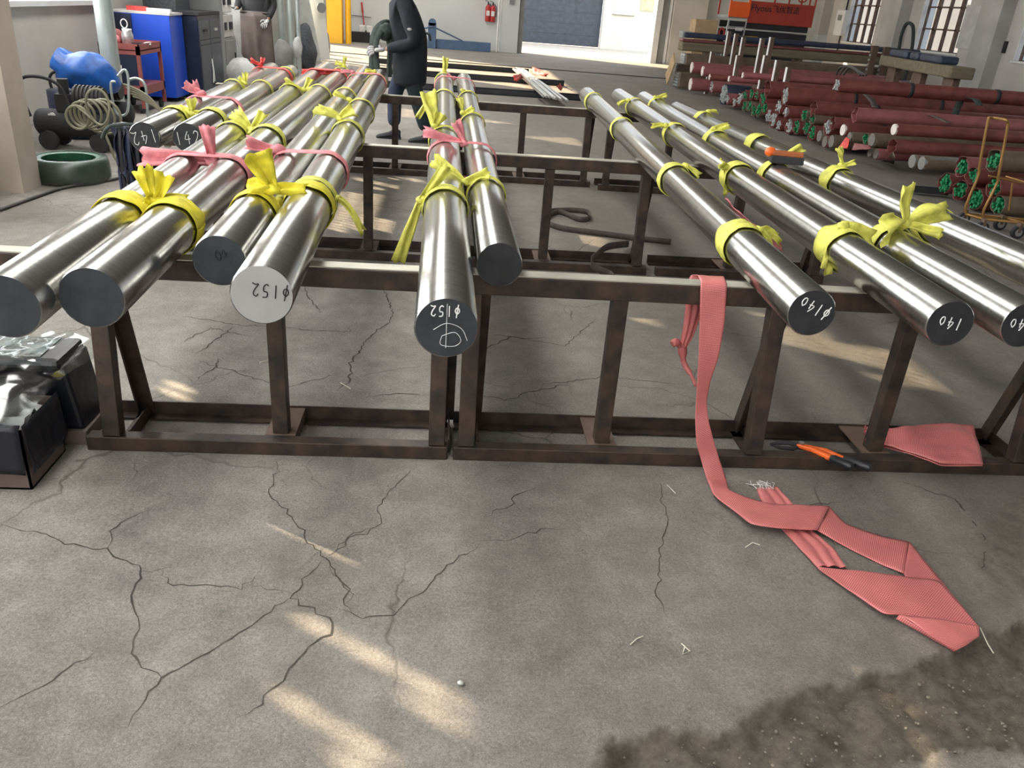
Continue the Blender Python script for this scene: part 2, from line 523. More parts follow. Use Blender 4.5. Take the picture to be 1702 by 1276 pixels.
def make_floor():
    xs = list(np.arange(-4.4, -1.85, .43)) + list(np.arange(-1.85, 2.75, .0125)) + list(np.arange(2.9, 11.4, .6))
    ys = list(np.arange(-6.4, .8, .6)) + list(np.arange(.85, 3.9, .0125)) + list(np.arange(4.1, 27.4, .5)) + [27.4]
    X, Y = np.meshgrid(xs, ys)
    edge = [(965, 1290), (985, 1262), (1012, 1228), (1040, 1216), (1075, 1207), (1130, 1213), (1180, 1212), (1225, 1203), (1250, 1182), (1285, 1158),
            (1330, 1143), (1380, 1134), (1435, 1120), (1490, 1108), (1540, 1094), (1565, 1078), (1600, 1060), (1640, 1042), (1702, 1030), (1760, 1020)]
    poly = [G(*p)[:2] for p in edge] + [(2.7, 1.6), (2.7, .7), (.3, .7)]
    patch = [G(*p)[:2] for p in [(1470, 1290), (1500, 1262), (1545, 1236), (1600, 1240), (1640, 1226), (1702, 1222), (1760, 1290)]]
    soft = [G(*p)[:2] for p in [(1560, 900), (1610, 820), (1700, 760), (1800, 760), (1800, 1030), (1640, 1050), (1590, 1020)]]
    def wob(x, y):
        return .010 * np.sin(x * 41 + y * 23) + .006 * np.sin(x * 97 - y * 71) + .004 * np.sin(x * 190 + y * 160)
    XX, YY = X + wob(X, Y), Y + wob(Y + 3, X)
    def inside(pl):
        r = np.zeros(X.shape, bool)
        n = len(pl)
        for i in range(n):
            (x1, y1), (x2, y2) = pl[i], pl[(i + 1) % n]
            c = ((y1 > YY) != (y2 > YY)) & (XX < (x2 - x1) * (YY - y1) / (y2 - y1 + 1e-12) + x1)
            r ^= c
        return r
    def dist(pl, closed=True):
        d = np.full(X.shape, 9.0)
        n = len(pl)
        for i in range(n if closed else n - 1):
            (x1, y1), (x2, y2) = pl[i], pl[(i + 1) % n]
            dx, dy = x2 - x1, y2 - y1
            t = np.clip(((XX - x1) * dx + (YY - y1) * dy) / (dx * dx + dy * dy + 1e-12), 0, 1)
            d = np.minimum(d, np.hypot(XX - x1 - t * dx, YY - y1 - t * dy))
        return d
    near = (X > -1.9) & (X < 2.75) & (Y > .8) & (Y < 3.95)
    Z = np.zeros(X.shape)
    D = np.zeros(X.shape)
    lump = np.array([[noise.fractal(V((x * 9, y * 9, 3)), 1.0, 2.0, 4) if (-.2 < x < 2.75 and .8 < y < 2.2) else 0 for x in xs] for y in ys])
    wav = np.array([[noise.noise(V((x * 1.7, y * 1.7, 0))) * .005 + noise.noise(V((x * 7, y * 7, 0))) * .0016 if (-1.9 < x < 2.75 and .8 < y < 3.95) else 0 for x in xs] for y in ys])
    Z += wav * np.where(Y > 2.2, .4, 1.0)
    ip, ds = inside(poly), dist(poly[:len(edge)], False)
    ipat, dp = inside(patch), dist(patch)
    k = np.clip(ds / .05, 0, 1)
    k = k * k * (3 - 2 * k)
    dep = np.where(ip, -.030 * k + lump * .024 * np.clip(ds / .05, 0, 1), 0)
    kp = np.clip(dp / .02, 0, 1)
    dep = np.where(ipat, dep * (1 - kp) + (-.012) * kp, dep)
    Z += dep
    D = np.where(ip & ~ipat, np.clip(ds / .012, 0, 1), 0)
    s = inside(soft)
    dsf = np.clip(dist(soft) / .12, 0, 1)
    D = np.maximum(D, np.where(s, .75 * dsf, 0))
    Z = np.where(s, Z + lump * .007 * dsf, Z)
    ramp = np.clip((X + .2) / 1.7, 0, 1) * np.clip((Y - .5) / .9, 0, 1) * np.clip((22 - Y) / 8, 0, 1)  # floor colour turns browner towards the right in a smooth ramp
    D = np.maximum(D, .46 * ramp)
    h, w = X.shape
    v = np.stack([X, Y, Z], -1).reshape(-1, 3)
    me = bpy.data.meshes.new('floor')
    idx = np.arange(h * w).reshape(h, w)
    q = np.stack([idx[:-1, :-1], idx[:-1, 1:], idx[1:, 1:], idx[1:, :-1]], -1).reshape(-1, 4)
    me.from_pydata(v.tolist(), [], q.tolist())
    me.polygons.foreach_set('use_smooth', [True] * len(q))
    a = me.attributes.new('dirt', 'FLOAT', 'POINT')
    a.data.foreach_set('value', D.reshape(-1).astype(np.float32))
    me.materials.append(m_floor)
    o = bpy.data.objects.new('floor', me)
    COL.objects.link(o)
    ORG[o.name] = (0, 0, 0)
    return tag(o, kind='structure')
floor = make_floor()

def crack(pts, w=.0042):
    g = [G(*p) for p in pts]
    path = []
    for a, b in zip(g, g[1:]):
        n = max(2, int((b - a).length / .018))
        d = (b - a).normalized()
        sd = V((-d.y, d.x, 0))
        for k in range(n):
            t = k / n
            path.append(a + (b - a) * t + sd * (rnd.gauss(0, .0045) + .010 * nz(a + (b - a) * t, 6)))
    path.append(g[-1])
    N = len(path)
    rows = []
    for i, p in enumerate(path):
        d = (path[min(i + 1, N - 1)] - path[max(i - 1, 0)]).normalized()
        sd = V((-d.y, d.x, 0))
        ww = w * (.35 + .9 * abs(nz(p, 14)) + .5 * rnd.random()) * min(1, .25 + i / 6, .25 + (N - 1 - i) / 6)
        z = noise.noise(V((p.x * 1.7, p.y * 1.7, 0))) * .005 + noise.noise(V((p.x * 7, p.y * 7, 0))) * .0016
        z = (z if p.y < 2.2 else z * .4) if p.y < 3.95 else 0
        q = p + V((0, 0, z + .0012))
        rows.append([q - sd * ww * .5, q + sd * ww * .5])
    return rows
def conv(pts, ox, oy, s): return [(ox + x / s, oy + y / s) for x, y in pts]
CR = MB()
for pts in [[(0, 360), (180, 400), (270, 440), (390, 465), (490, 465), (510, 510), (630, 545), (640, 580), (600, 650), (610, 730), (635, 830), (590, 915), (620, 980), (730, 1050)],
            [(490, 465), (525, 370), (690, 280)], [(1300, 690), (1110, 830), (900, 950), (730, 1050), (640, 1180), (580, 1270)],
            [(640, 570), (770, 550)], [(730, 570), (780, 635), (960, 630), (1090, 650), (1150, 590)],
            [(1245, 70), (1265, 120), (1205, 215), (1215, 250), (1300, 310), (1390, 440), (1470, 510), (1580, 650), (1550, 720), (1610, 770)],
            [(1460, 510), (1310, 690), (1500, 800), (1490, 850), (1390, 910), (1270, 1060), (1060, 1270)], [(600, 80), (605, 150)],
            [(1490, 500), (1600, 400), (1683, 370)], [(0, 1180), (200, 1090), (420, 940)], [(1130, 640), (1310, 665)]]:
    CR.sheet(crack(conv(pts, 0, 740, 2.714)))
for pts in [[(435, 100), (350, 190), (305, 260), (320, 310), (260, 345), (210, 350), (100, 440)], [(700, 380), (690, 410), (570, 490), (480, 580), (430, 610), (370, 670), (240, 690), (140, 640)],
            [(700, 380), (830, 380), (900, 345), (1050, 325)], [(710, 290), (830, 230), (840, 200), (930, 170)], [(1430, 150), (1430, 230), (1450, 290), (1400, 560), (1450, 680)], [(110, 480), (210, 590), (170, 630)]]:
    CR.sheet(crack(conv(pts, 500, 740, 2.381), .0036))
for pts in [[(90, 780), (460, 840), (650, 850), (830, 860), (920, 870), (1210, 885), (1200, 850)], [(1110, 1270), (1190, 1210), (1220, 1130), (1200, 1090), (1290, 970), (1380, 880), (1460, 830), (1490, 770), (1430, 600)],
            [(890, 570), (940, 660), (1005, 760)], [(200, 1200), (320, 1110), (330, 1060)], [(180, 1030), (440, 850)]]:
    CR.sheet(crack(conv(pts, 280, 330, 3.988), .0065))
for pts in [[(0, 860), (150, 880), (250, 910), (380, 850), (640, 800), (650, 770)], [(70, 470), (180, 465), (380, 490), (560, 480)], [(900, 640), (960, 630), (940, 580), (1000, 560), (1020, 510), (960, 420), (930, 310)], [(670, 290), (680, 330), (670, 370)]]:
    CR.sheet(crack(conv(pts, 780, 440, 3.988), .006))
for pts in [[(820, 560), (1040, 530), (1230, 550)], [(0, 380), (60, 400)]]:
    CR.sheet(crack(conv(pts, 400, 520, 3.988), .006))
for pts in [[(30, 605), (75, 640), (160, 640)], [(790, 590), (850, 560), (940, 575), (990, 530)], [(560, 620), (480, 645), (330, 600)], [(300, 570), (350, 545), (420, 560)],
            [(1230, 800), (1320, 840), (1400, 835)], [(1500, 800), (1590, 830), (1640, 900), (1630, 960)], [(900, 640), (1010, 625), (1130, 640)]]:
    CR.sheet(crack(pts, .005))
tag(CR.build('crack', m_crack, floor), kind='stuff')

def wall_x(name, x0, x1, y0, y1, openings, mat):
    """a wall along y with openings (ya, yb, za, zb)"""
    b = MB()
    y = y0
    for ya, yb, za, zb in sorted(openings):
        b.box((x0, y, 0), (x1, ya, ZC))
        if za > 0: b.box((x0, ya, 0), (x1, yb, za))
        b.box((x0, ya, zb), (x1, yb, ZC))
        y = yb
    b.box((x0, y, 0), (x1, y1, ZC))
    return tag(b.build(name, mat), kind='structure')
def wall_y(name, y0, y1, x0, x1, openings, mat):
    b = MB()
    x = x0
    for xa, xb, za, zb in sorted(openings):
        b.box((x, y0, 0), (xa, y1, ZC))
        if za > 0: b.box((xa, y0, 0), (xb, y1, za))
        b.box((xa, y0, zb), (xb, y1, ZC))
        x = xb
    b.box((x, y0, 0), (x1, y1, ZC))
    return tag(b.build(name, mat), kind='structure')
LW = [(-3.2, -1.4), (.7, 2.5), (3.7, 5.5), (7.2, 10.6), (12.5, 14.4)]
RW = [(-1.5, .4), (2.5, 4.4), (6.4, 8.3), (10.3, 12.2), (14.2, 16.1), (18.05, 19.9), (22.0, 23.7)]
LZ, RZ = (1.10, 4.2), (1.08, 3.8)
wall_x('wall_left', XL - .3, XL, YF, YB, [(a, b, *LZ) for a, b in LW] + [(19.0, 25.0, 0, 3.6)], m_wall)
wall_x('wall_right', XR, XR + .3, YF, YB, [(a, b, *RZ) for a, b in RW], m_wall)
wall_y('wall_back', YB, YB + .3, XL - .3, XR + .3, [(2.1, 6.35, 0, 3.8)], m_wallw)
wall_y('wall_front', YF - .3, YF, XL - .3, XR + .3, [(-3.6, 3.6, 0.9, 4.2)], m_wall)  # opening made for the added fill panel
tag(MB().box((XL - .3, YF - .3, ZC), (XR + .3, YB + .3, ZC + .2)).build('ceiling', m_ceil), kind='structure')
m_roofg = glow('roof light panel', (1.0, .985, .95), ROOF_GLOW)
for k in range(6):
    y0 = -5.4 + k * 5.4
    tag(MB().box((-2.25, y0, ZC - .06), (-.95, y0 + 5.3, ZC - .01)).build('window_%d' % (20 + k), m_roofg), kind='structure')

m_frontfill = glow('front fill glow', (1.0, .98, .95), 1.6)
tag(MB().box((-3.6, YF - .2, .9), (3.6, YF - .15, 4.2)).build('window_30', m_frontfill), kind='structure')  # added glowing panel behind the camera, fills in light under the racks
# windows of the left wall: invented glass blocks, mostly blind and glowing, clear ones arranged to shape the sun patches
m_paneg = glow('blind lit glass', (.98, .99, 1.0), PANE_GLOW)
SUN_ON = [[G(*p) for p in pl] for pl in [
    [(383, 846), (402, 844), (612, 925), (604, 939), (520, 908)], [(432, 990), (485, 990), (776, 1163), (770, 1192), (738, 1198)], [(476, 1158), (545, 1163), (705, 1276), (700, 1300), (560, 1300)],
    [(682, 983), (758, 983), (770, 1010), (756, 1042)], [(1293, 1046), (1322, 1053), (1412, 1105), (1382, 1132), (1328, 1122)], [(1090, 1148), (1112, 1148), (1168, 1190), (1162, 1217), (1118, 1212)],
    [(1360, 1148), (1432, 1143), (1505, 1230), (1505, 1290), (1425, 1295)], [(-20, 862), (52, 900), (42, 917), (-20, 892)], [(-20, 955), (27, 985), (-20, 1000)], [(93, 886), (184, 935), (172, 947), (88, 900)],
    [(515, 846), (540, 848), (550, 868), (525, 866)], [(582, 850), (592, 850), (610, 868), (598, 870)], [(120, 690), (150, 688), (210, 742), (150, 744)], [(236, 624), (272, 633), (354, 662), (300, 664)],
    [(1006, 502), (1046, 503), (1082, 536), (1008, 527)], [(1262, 528), (1325, 528), (1445, 590), (1445, 607), (1275, 567)], [(1465, 568), (1492, 568), (1545, 652), (1478, 642)],
    [(556, 318), (640, 322), (640, 382), (545, 382)], [(600, 292), (690, 296), (690, 318), (600, 312)], [(933, 368), (1004, 392), (1004, 414), (948, 398)],
    [(640, 180), (970, 198), (978, 214), (640, 192)], [(640, 220), (962, 230), (962, 242), (640, 237)], [(700, 112), (870, 110), (1095, 160), (1000, 167), (870, 142), (700, 132)]]]
def sun_floor(y, z):
    t = z / math.tan(SUN_EL)
    return XL - .15 + t * math.cos(SUN_AZ), y + t * math.sin(SUN_AZ)
def sunny(y, z):
    px, py = sun_floor(y, z)
    for pl in SUN_ON:
        c = False
        for i in range(len(pl)):
            a, b = pl[i], pl[i - 1]
            if (a.y > py) != (b.y > py) and px < (b.x - a.x) * (py - a.y) / (b.y - a.y) + a.x: c = not c
        if c: return True
    return False
def left_window(i, ya, yb):
    za, zb = LZ
    root = thing('window_%d' % (i + 1), None, None, (XL - .15, ya, za))
    tag(root, kind='structure')
    nc, nr = int((yb - ya) / .062), 40
    dy, dz = (yb - ya) / nc, (zb - za) / nr
    fr, blind, cl = MB(), MB(), MB()
    for c in range(nc + 1):
        y = ya + c * dy
        fr.box((XL - .17, max(ya, y - .003), za), (XL - .14, min(yb, y + .003), zb))
    for r in range(nr + 1):
        z = za + r * dz
        fr.box((XL - .16, ya, max(za, z - .003)), (XL - .14, yb, min(zb, z + .003)))
    lit = {(c, r) for c in range(nc) for r in range(nr) if sum(sunny(ya + (c + .17 + .33 * i) * dy, za + (r + .17 + .33 * j) * dz) for i in range(3) for j in range(3)) >= 4}
    for c in range(nc):
        for r in range(nr):
            b = cl if (c, r) in lit else blind
            b.box((XL - .152, ya + c * dy + .003, za + r * dz + .003), (XL - .148, ya + (c + 1) * dy - .003, za + (r + 1) * dz - .003))
    fr.build('window_frame', m_steel, root)
    tag(blind.build('pane', m_paneg, root), kind='stuff')
    if cl.v: tag(cl.build('sun_shaping_pane', m_sunpane, root), kind='stuff')
    MB().box((XL - .05, ya - .05, za - .05), (XL + .06, yb + .05, za)).build('sill', m_white, root)
for i, (a, b) in enumerate(LW): left_window(i, a, b)

def right_window(i, ya, yb, seen):
    za, zb = RZ
    root = thing('window_%d' % (i + 8), None, None, (XR + .15, ya, za))
    tag(root, kind='structure')
    nc, nr = 4, 6
    dy, dz = (yb - ya) / nc, (zb - za) / nr
    fr, up, rows = MB(), MB(), MB()
    for c in range(nc + 1):
        y = ya + c * dy
        w = .04 if c in (1, 3) else .022
        fr.box((XR + .10, max(ya, y - w), za), (XR + .17, min(yb, y + w), zb))
    for r in range(nr + 1):
        z = za + r * dz
        fr.box((XR + .10, ya, max(za, z - .016)), (XR + .17, yb, min(zb, z + .016)))
    fr.build('window_frame', m_rust if seen else m_steel, root)
    for r in range(nr):
        for c in range(nc):
            lo = (XR + .13, ya + c * dy + .022, za + r * dz + .016)
            hi = (XR + .136, ya + (c + 1) * dy - .022, za + (r + 1) * dz - .016)
            if seen and r < 2:
                MB().box(lo, hi).build('pane', m_glass, root)
            else:
                up.box(lo, hi)
    tag(up.build('upper_pane', m_glass, root), kind='stuff')
    MB().box((XR - .04, ya - .03, za - .04), (XR + .12, yb + .03, za)).build('sill', m_white, root)
    MB().box((XR, yb - .02, za), (XR + .3, yb + .0, zb)).build('reveal', m_white, root)
for i, (a, b) in enumerate(RW): right_window(i, a, b, i >= 4)

# piers, jambs, outside
for k, (a, b) in enumerate([(16.5, 17.2), (20.4, 21.2), (24.8, 25.6), (12.7, 13.5)]):
    tag(MB().box((XR - .28, a, 0), (XR, b, ZC)).build('trim_%d' % (k + 1), m_pier), kind='structure')
tag(MB().box((1.44, 26.62, 0), (1.97, YB, ZC)).build('trim_6', m_wallw), kind='structure')
tag(MB().box((1.97, 26.70, 0), (2.12, YB + .05, 3.9)).build('trim_7', m_grey), kind='structure')
tag(MB().box((6.12, 26.55, 0), (6.30, YB, 3.9)).box((6.52, 26.5, 0), (6.58, YB, 3.9)).build('trim_8', m_white), kind='structure')
tag(MB().box((6.30, 26.6, 0), (6.52, YB, 3.9)).build('trim_9', m_grey), kind='structure')
tag(MB().box((6.60, 26.35, 0), (7.62, YB, ZC)).build('trim_10', m_wall), kind='structure')
tag(MB().box((-3.18, 5.74, 0), (-2.88, 6.0, ZC)).build('trim_11', M('tan plaster', (.46, .40, .33), .9, var=.12, vs=3, bump=.2, bs=30)), kind='structure')
tag(MB().box((-60, 27.4, -.12), (70, 80, -.02)).box((-60, -30, -.12), (XL - .3, 27.4, -.02)).box((XR + .3, -30, -.12), (70, 27.4, -.02)).build('ground', M('yard concrete', (.42, .40, .37), .9)), kind='structure')
tag(MB().box((5.85, 34.5, -.05), (18, 34.8, 2.7)).box((-6, 34.5, -.05), (2.4, 34.8, 2.7)).box((2.4, 34.5, 2.4), (5.85, 34.8, 2.7)).build('wall_outside', m_wallw), kind='structure')
g = thing('door_1', None, None, (2.4, 34.7, 0)); tag(g, kind='structure')
dd = M('door sheet', (.045, .062, .095), .6, .1)
for k in range(12):
    MB().box((2.4, 34.85 + .012 * (k % 2), .0 + k * .2), (5.85, 34.95 + .012 * (k % 2), .2 + k * .2)).build('slat', dd, g)
tag(MB().box((15, 5, -.05), (15.3, 32, 3.1)).build('wall_yard', M('yard wall', (.105, .107, .12), .9, var=.1, vs=.7)), kind='structure')

# ------------------------------------------------------------------ racks
ZT = .645
def rack(label, x0, x1, ends, mids, y, base=None, seen=True):
    root = thing('bar_rack', label, 'rack', ((x0 + x1) / 2, y, 0), 'welded steel racks under the bars')
    b0, b1 = base or (x0, x1)
    MB().box((x0, y, ZT - .068), (x1, y + .062, ZT - .004)).build('top_beam', m_steel, root, bevel=.004)
    MB().box((x0 + .002, y + .003, ZT - .004), (x1 - .002, y + .060, ZT)).build('worn_top_strip', m_worn, root)
    MB().box((b0, y - .052, 0), (b1, y - .004, .05)).build('front_base_rail', m_steel, root, bevel=.003)
    yb = y + .20
    MB().box((b0, yb, 0.004), (b1, yb + .006, .056)).box((b0, yb - .04, .004), (b1, yb, .010)).build('rear_base_angle', m_steel, root)
    for x in ends:
        MB().bar((x, y - .024, .05), (x, y + .031, ZT - .068), .055, .05, (0, 1, 0)).build('leg', m_steel, root, bevel=.003)
        MB().bar((x + .012, y + .045, ZT - .075), (x + .012, yb - .012, .03), .05, .006, (1, 0, 0)).bar((x + .036, y + .045, ZT - .075), (x + .036, yb - .012, .03), .006, .045, (1, 0, 0)).build('brace', m_steel, root)
        MB().box((x - .0, y - .004, .004), (x + .045, yb, .010)).box((x + .038, y - .004, .01), (x + .044, yb, .052)).build('cross_foot', m_steel, root)
    for x in mids:
        MB().bar((x, y + .03, .05), (x, y + .031, ZT - .068), .052, .05, (0, 1, 0)).build('leg', m_steel, root, bevel=.003)
        MB().box((x - .05, y - .004, .044), (x + .05, yb, .050)).box((x + .044, y - .004, .004), (x + .05, yb, .044)).build('cross_foot', m_rust, root)
    return root
rack('front left rack of dark steel carrying the left foreground bars', -2.15, .030, [-2.08, -1.06, -.005], [-.53], 2.42, (-1.14, .030))
rack('front right rack with the long pink band hung over it', .052, 2.16, [.095, 1.10, 2.09], [.57, 1.57], 2.42)
rack('second-row rack on the left with dark slings hung on its end', -1.80, .0, [-1.72, -.9, -.03], [-1.30, -.45], 4.65)
rack('short second-row rack right of the middle bar pair', .03, 1.20, [.06, 1.14], [.58], 4.62)
rack('second-row rack under the four right bars', 1.26, 2.30, [2.24], [1.72], 4.62)
rack('third-row rack in front of the walking worker', -1.92, .0, [-1.86, -.9, -.03], [-1.38, -.46], 7.15)
rack('short third-row rack right of the far ends of the middle bars', .03, 1.24, [.06, 1.18], [.62], 7.10)
rack('third-row rack under the far ends of the right bars', 1.30, 1.95, [1.36, 1.88], [], 7.0)

# ------------------------------------------------------------------ bars
GLY = {  # strokes on a unit box (x 0..1, y 0..1)
    '1': [[(.5, 1), (.5, 0)]], '4': [[(.62, 1), (.1, .42), (.9, .42)], [(.68, .75), (.62, 0)]], '2': [[(.1, .8), (.35, 1), (.75, .85), (.6, .5), (.1, .05), (.5, .1), (.95, 0)]],
    '0': [[(.5, .75), (.2, .5), (.3, .1), (.7, .1), (.85, .45), (.5, .75)]], '5': [[(.85, 1), (.3, .95), (.25, .6), (.7, .55), (.75, .2), (.4, 0), (.1, .1)]],
    'f': [[(.5, .75), (.15, .5), (.3, .2), (.7, .2), (.85, .5), (.5, .75)], [(.65, 1.1), (.35, -.15)]], '~': [[(0, .5), (.4, .9), (.8, .2), (1, .6)], [(.2, .1), (.9, .0)]], 'o': [[(.5, 1), (.0, .5), (.3, -.2), (.9, 0), (1, .6), (.5, 1)]]}
def writing(text, c, r, size, rot, ox, oz, mat, parent):
    """strokes lying on the near end face (facing -y)"""
    b = MB()
    cr, sr = math.cos(rot), math.sin(rot)
    for i, ch in enumerate(text):
        for st in GLY[ch]:
            pts = []
            for x, y in st:
                u = (i - len(text) / 2 + x * .72 + .14) * size * .72
                v = (y - .5) * size
                pts.append(V((c[0] + ox + u * cr - v * sr, c[1] - .0012, c[2] + oz + u * sr + v * cr)))
            b.tube(curve(pts, 4), .0016, 5)
    return b.build('marking', mat, parent)
BARS = {}
def bar(key, near, far, r, label, face, group, text=None, tsize=.05, rot=math.pi, off=(0, 0), tmat=None, ylen=None):
    z = ZT + r + .0005
    a, b = P(*near, z=z), P(*far, z=z)
    if ylen:                                   # the near end lies outside the frame
        d = (b - a).normalized()
        a = a - d * ((a.y - ylen) / d.y)
    L = (b - a).length
    root = MB()
    n, ch = 64, .003
    dirv = (b - a).normalized()
    ang = math.atan2(dirv.x, dirv.y)
    # built along local +y from the near end
    prof = [(0, r - ch), (ch, r), (.7, r), (L * .4, r), (L - ch, r), (L, r - ch)]
    vs = [V((q * math.cos(2 * math.pi * k / n), y, q * math.sin(2 * math.pi * k / n))) for y, q in prof for k in range(n)]
    root.add(vs, [(i * n + k, (i + 1) * n + k, (i + 1) * n + (k + 1) % n, i * n + (k + 1) % n) for i in range(len(prof) - 1) for k in range(n)], True)
    o = root.build('steel_bar', m_bar)
    o.location = a
    o.rotation_euler = (0, 0, -ang)
    tag(o, label, 'bar', group)
    for y0, sgn in ((0, 1), (L, -1)):
        m = MB()
        vs = [V((q * math.cos(2 * math.pi * k / n), y0 + dy, q * math.sin(2 * math.pi * k / n))) for q, dy in ((r - ch, 0), (r * .55, 0.0), (r * .2, 0.0)) for k in range(n)]
        fs = [(i * n + k, i * n + (k + 1) % n, (i + 1) * n + (k + 1) % n, (i + 1) * n + k) for i in range(2) for k in range(n)] + [tuple(range(2 * n, 3 * n))]
        m.add(vs, [f if sgn > 0 else f[::-1] for f in fs])
        e = m.build('end_face', face, o)
    if text:
        writing(text, V((0, 0, 0)), r, tsize, rot, off[0], off[1], tmat or m_chalk, o)
    BARS[key] = (a, b, r, o)
GL, GR = 'polished steel bars on the left racks', 'polished steel bars on the right racks'
bar('A1', (240, 228), (452, 118), .071, 'steel bar chalked 142 upside down, leftmost of the far left pair', m_faced, GL, '142', .06, math.pi + .2)
bar('A2', (312, 229), (483, 122), .071, 'steel bar chalked 142 upright, right bar of the far left pair', m_faced, GL, '142', .06, .12)
bar('B1', (18, 510), (543, 116), .076, 'steel bar cut by the left picture edge, outermost in the foreground', m_face, GL)
bar('B2', (152, 495), (575, 122), .076, 'steel bar with a blank blue-grey end face, second from the left edge', m_face, GL)
bar('B3', (365, 433), (607, 122), .073, 'steel bar with a dark blue-grey end set back behind the pale end', m_face, GL, 'o~', .025, 0.2, (.005, .02), m_faced)
bar('B4', (435, 490), (630, 130), .0775, 'steel bar with a bright pale end face marked φ152 in black', m_facel, GL, 'f152', .034, math.pi - .1, (.022, .010), m_marker)
bar('C1', (742, 545), (738, 132), .0755, 'middle steel bar reaching furthest forward, chalk scribbles on its end', m_face, GL, 'f152', .026, math.pi, (-.004, .042))
bar('C2', (830, 440), (771, 134), .069, 'middle steel bar with a blank dark end, right of the longest one', m_faced, GL)
bar('D1', (1349, 520), (975, 158), .067, 'steel bar chalked φ140 upside down, leftmost of the right four', m_faced, GR, 'f140', .034, math.pi - .38, (.006, .014))
bar('D2', (1579, 538), (1028, 160), .067, 'steel bar chalked 140 upside down, second of the right four', m_faced, GR, '140', .034, math.pi - .1, (.0, .002))
bar('D3', (1703, 540), (1070, 165), .067, 'steel bar whose chalked end is cut by the right edge', m_faced, GR, '140', .034, math.pi, (-.01, .0))
bar('D4', (1702, 440), (1125, 183), .067, 'outermost right steel bar running out of the frame', m_faced, GR, ylen=2.05)
# keep neighbouring bars just touching
for k1, k2 in (('B2', 'B1'), ('B3', 'B2'), ('B3', 'B4'), ('A2', 'A1'), ('C1', 'C2'), ('D2', 'D3'), ('D3', 'D4')):
    a1, b1, r1, _ = BARS[k1]
    a2, b2, r2, o2 = BARS[k2]
    at_ = lambda a, b, y: a.x + (b.x - a.x) * (y - a.y) / (b.y - a.y)
    need = r1 + r2 + .003
    sg = 1 if at_(a2, b2, 4) > at_(a1, b1, 4) else -1
    sh = []
    for e in (a2, b2):
        gap = sg * (e.x - at_(a1, b1, e.y))
        sh.append(max(0, need - gap) * sg)
    a2, b2 = a2 + V((sh[0], 0, 0)), b2 + V((sh[1], 0, 0))
    BARS[k2] = (a2, b2, r2, o2)
    o2.location = a2
    dv = (b2 - a2).normalized()
    o2.rotation_euler = (0, 0, -math.atan2(dv.x, dv.y))
# scribble on the middle bar
b_ = BARS['C1'][3]
m_ = MB()
for st in ([(-.03, -.005), (0, .012), (.035, .0), (.05, -.03)], [(-.01, -.02), (.02, -.01), (.035, -.03), (.02, -.045), (-.012, -.042), (-.01, -.02)], [(.0, .06), (.0, -.05)]):
    m_.tube(curve([V((x, -.0008, z)) for x, z in st], 5), .0007, 4)
m_.build('scratched_marking', m_chalk, b_)

# ------------------------------------------------------------------ cloth ties
def station(key, px):
    a, b, r, o = BARS[key]
    best = min(range(0, 241), key=lambda i: (lambda q: (q[0] - px[0]) ** 2 + (q[1] - px[1]) ** 2)(pix(a + (b - a) * i / 240)))
    return a + (b - a) * best / 240
def ring(c, d, r, w, seed, squash=None, folds=3):
    """one wrinkled turn of cloth round a bar; squash=(other centre) makes it embrace two bars"""
    d = d.normalized()
    x = d.cross(V((0, 0, 1))).normalized()
    up = x.cross(d).normalized()
    n, m = 46, 9
    rows = []
    tilt = rnd.uniform(-.25, .25)
    for k in range(n + 1):
        t = 2 * math.pi * (k % n) / n
        if squash is not None:
            c2 = squash
            s = .5 + .5 * math.tanh(6 * math.cos(t))
            # stadium: half circles at the two centres
            cc = c2 if math.cos(t) > 0 else c
        else:
            cc = c
        dirr = x * math.cos(t) + up * math.sin(t)
        ww = w * (.95 + .4 * noise.noise(V((math.cos(t) * 1.3, math.sin(t) * 1.3, seed))))
        row = []
        for j in range(m):
            u = j / (m - 1) - .5
            fold = abs(math.sin((u * folds + .25 * noise.noise(V((math.cos(t), math.sin(t), seed + 5)))) * math.pi))
            h = .003 + .009 * fold * (1 - abs(u) * 1.1) + .003 * abs(noise.noise(V((t * 3 if k < n else 0, u * 5, seed))))
            ax = u * ww + .012 * noise.noise(V((math.cos(t) * 2, math.sin(t) * 2, seed + 9))) + tilt * .04 * math.cos(t)
            row.append(cc + dirr * (r + h) + d * ax)
        rows.append(row)
    return rows
def tail(root, p, dirv, L, w0, w1, mat, seed, droop=0.0):
    if V(p).y > 4.5: L, w1 = L * .8, w1 * .85
    dirv = V(dirv).normalized()
    s = dirv.cross(V((.3, -.8, .5))).normalized()
    nn = dirv.cross(s)
    rows = []
    n, m = 9, 7
    for i in range(n + 1):
        t = i / n
        w = w0 + (w1 - w0) * t
        row = []
        for j in range(m + 1):
            u = j / m - .5
            cr = .35 * w * math.sin(u * 9 + seed + t * 2) * (1 - .6 * t) + .012 * noise.noise(V((t * 3, u * 3, seed)))
            q = V(p) + dirv * L * t + s * u * w + nn * (cr + .25 * w * t * math.sin(t * 3 + seed)) + V((0, 0, -droop * t * t))
            if i == n: q += dirv * rnd.uniform(-.006, .012)
            row.append(q)
        rows.append(row)
    MB().sheet(rows).build('tail', mat, root, thick=.001)
def knot(root, p, r, mat, seed):
    b = MB()
    b.ball(p, (r, r * .9, r * .8), 14, 10)
    b.v = [V(p) + (q - V(p)) * (1 + .35 * noise.noise(q * 38 + V((seed, 0, 0))) + .12 * math.sin((q.x + q.z) * 160)) for q in b.v]
    b.build('knot', mat, root)
TN = [0]
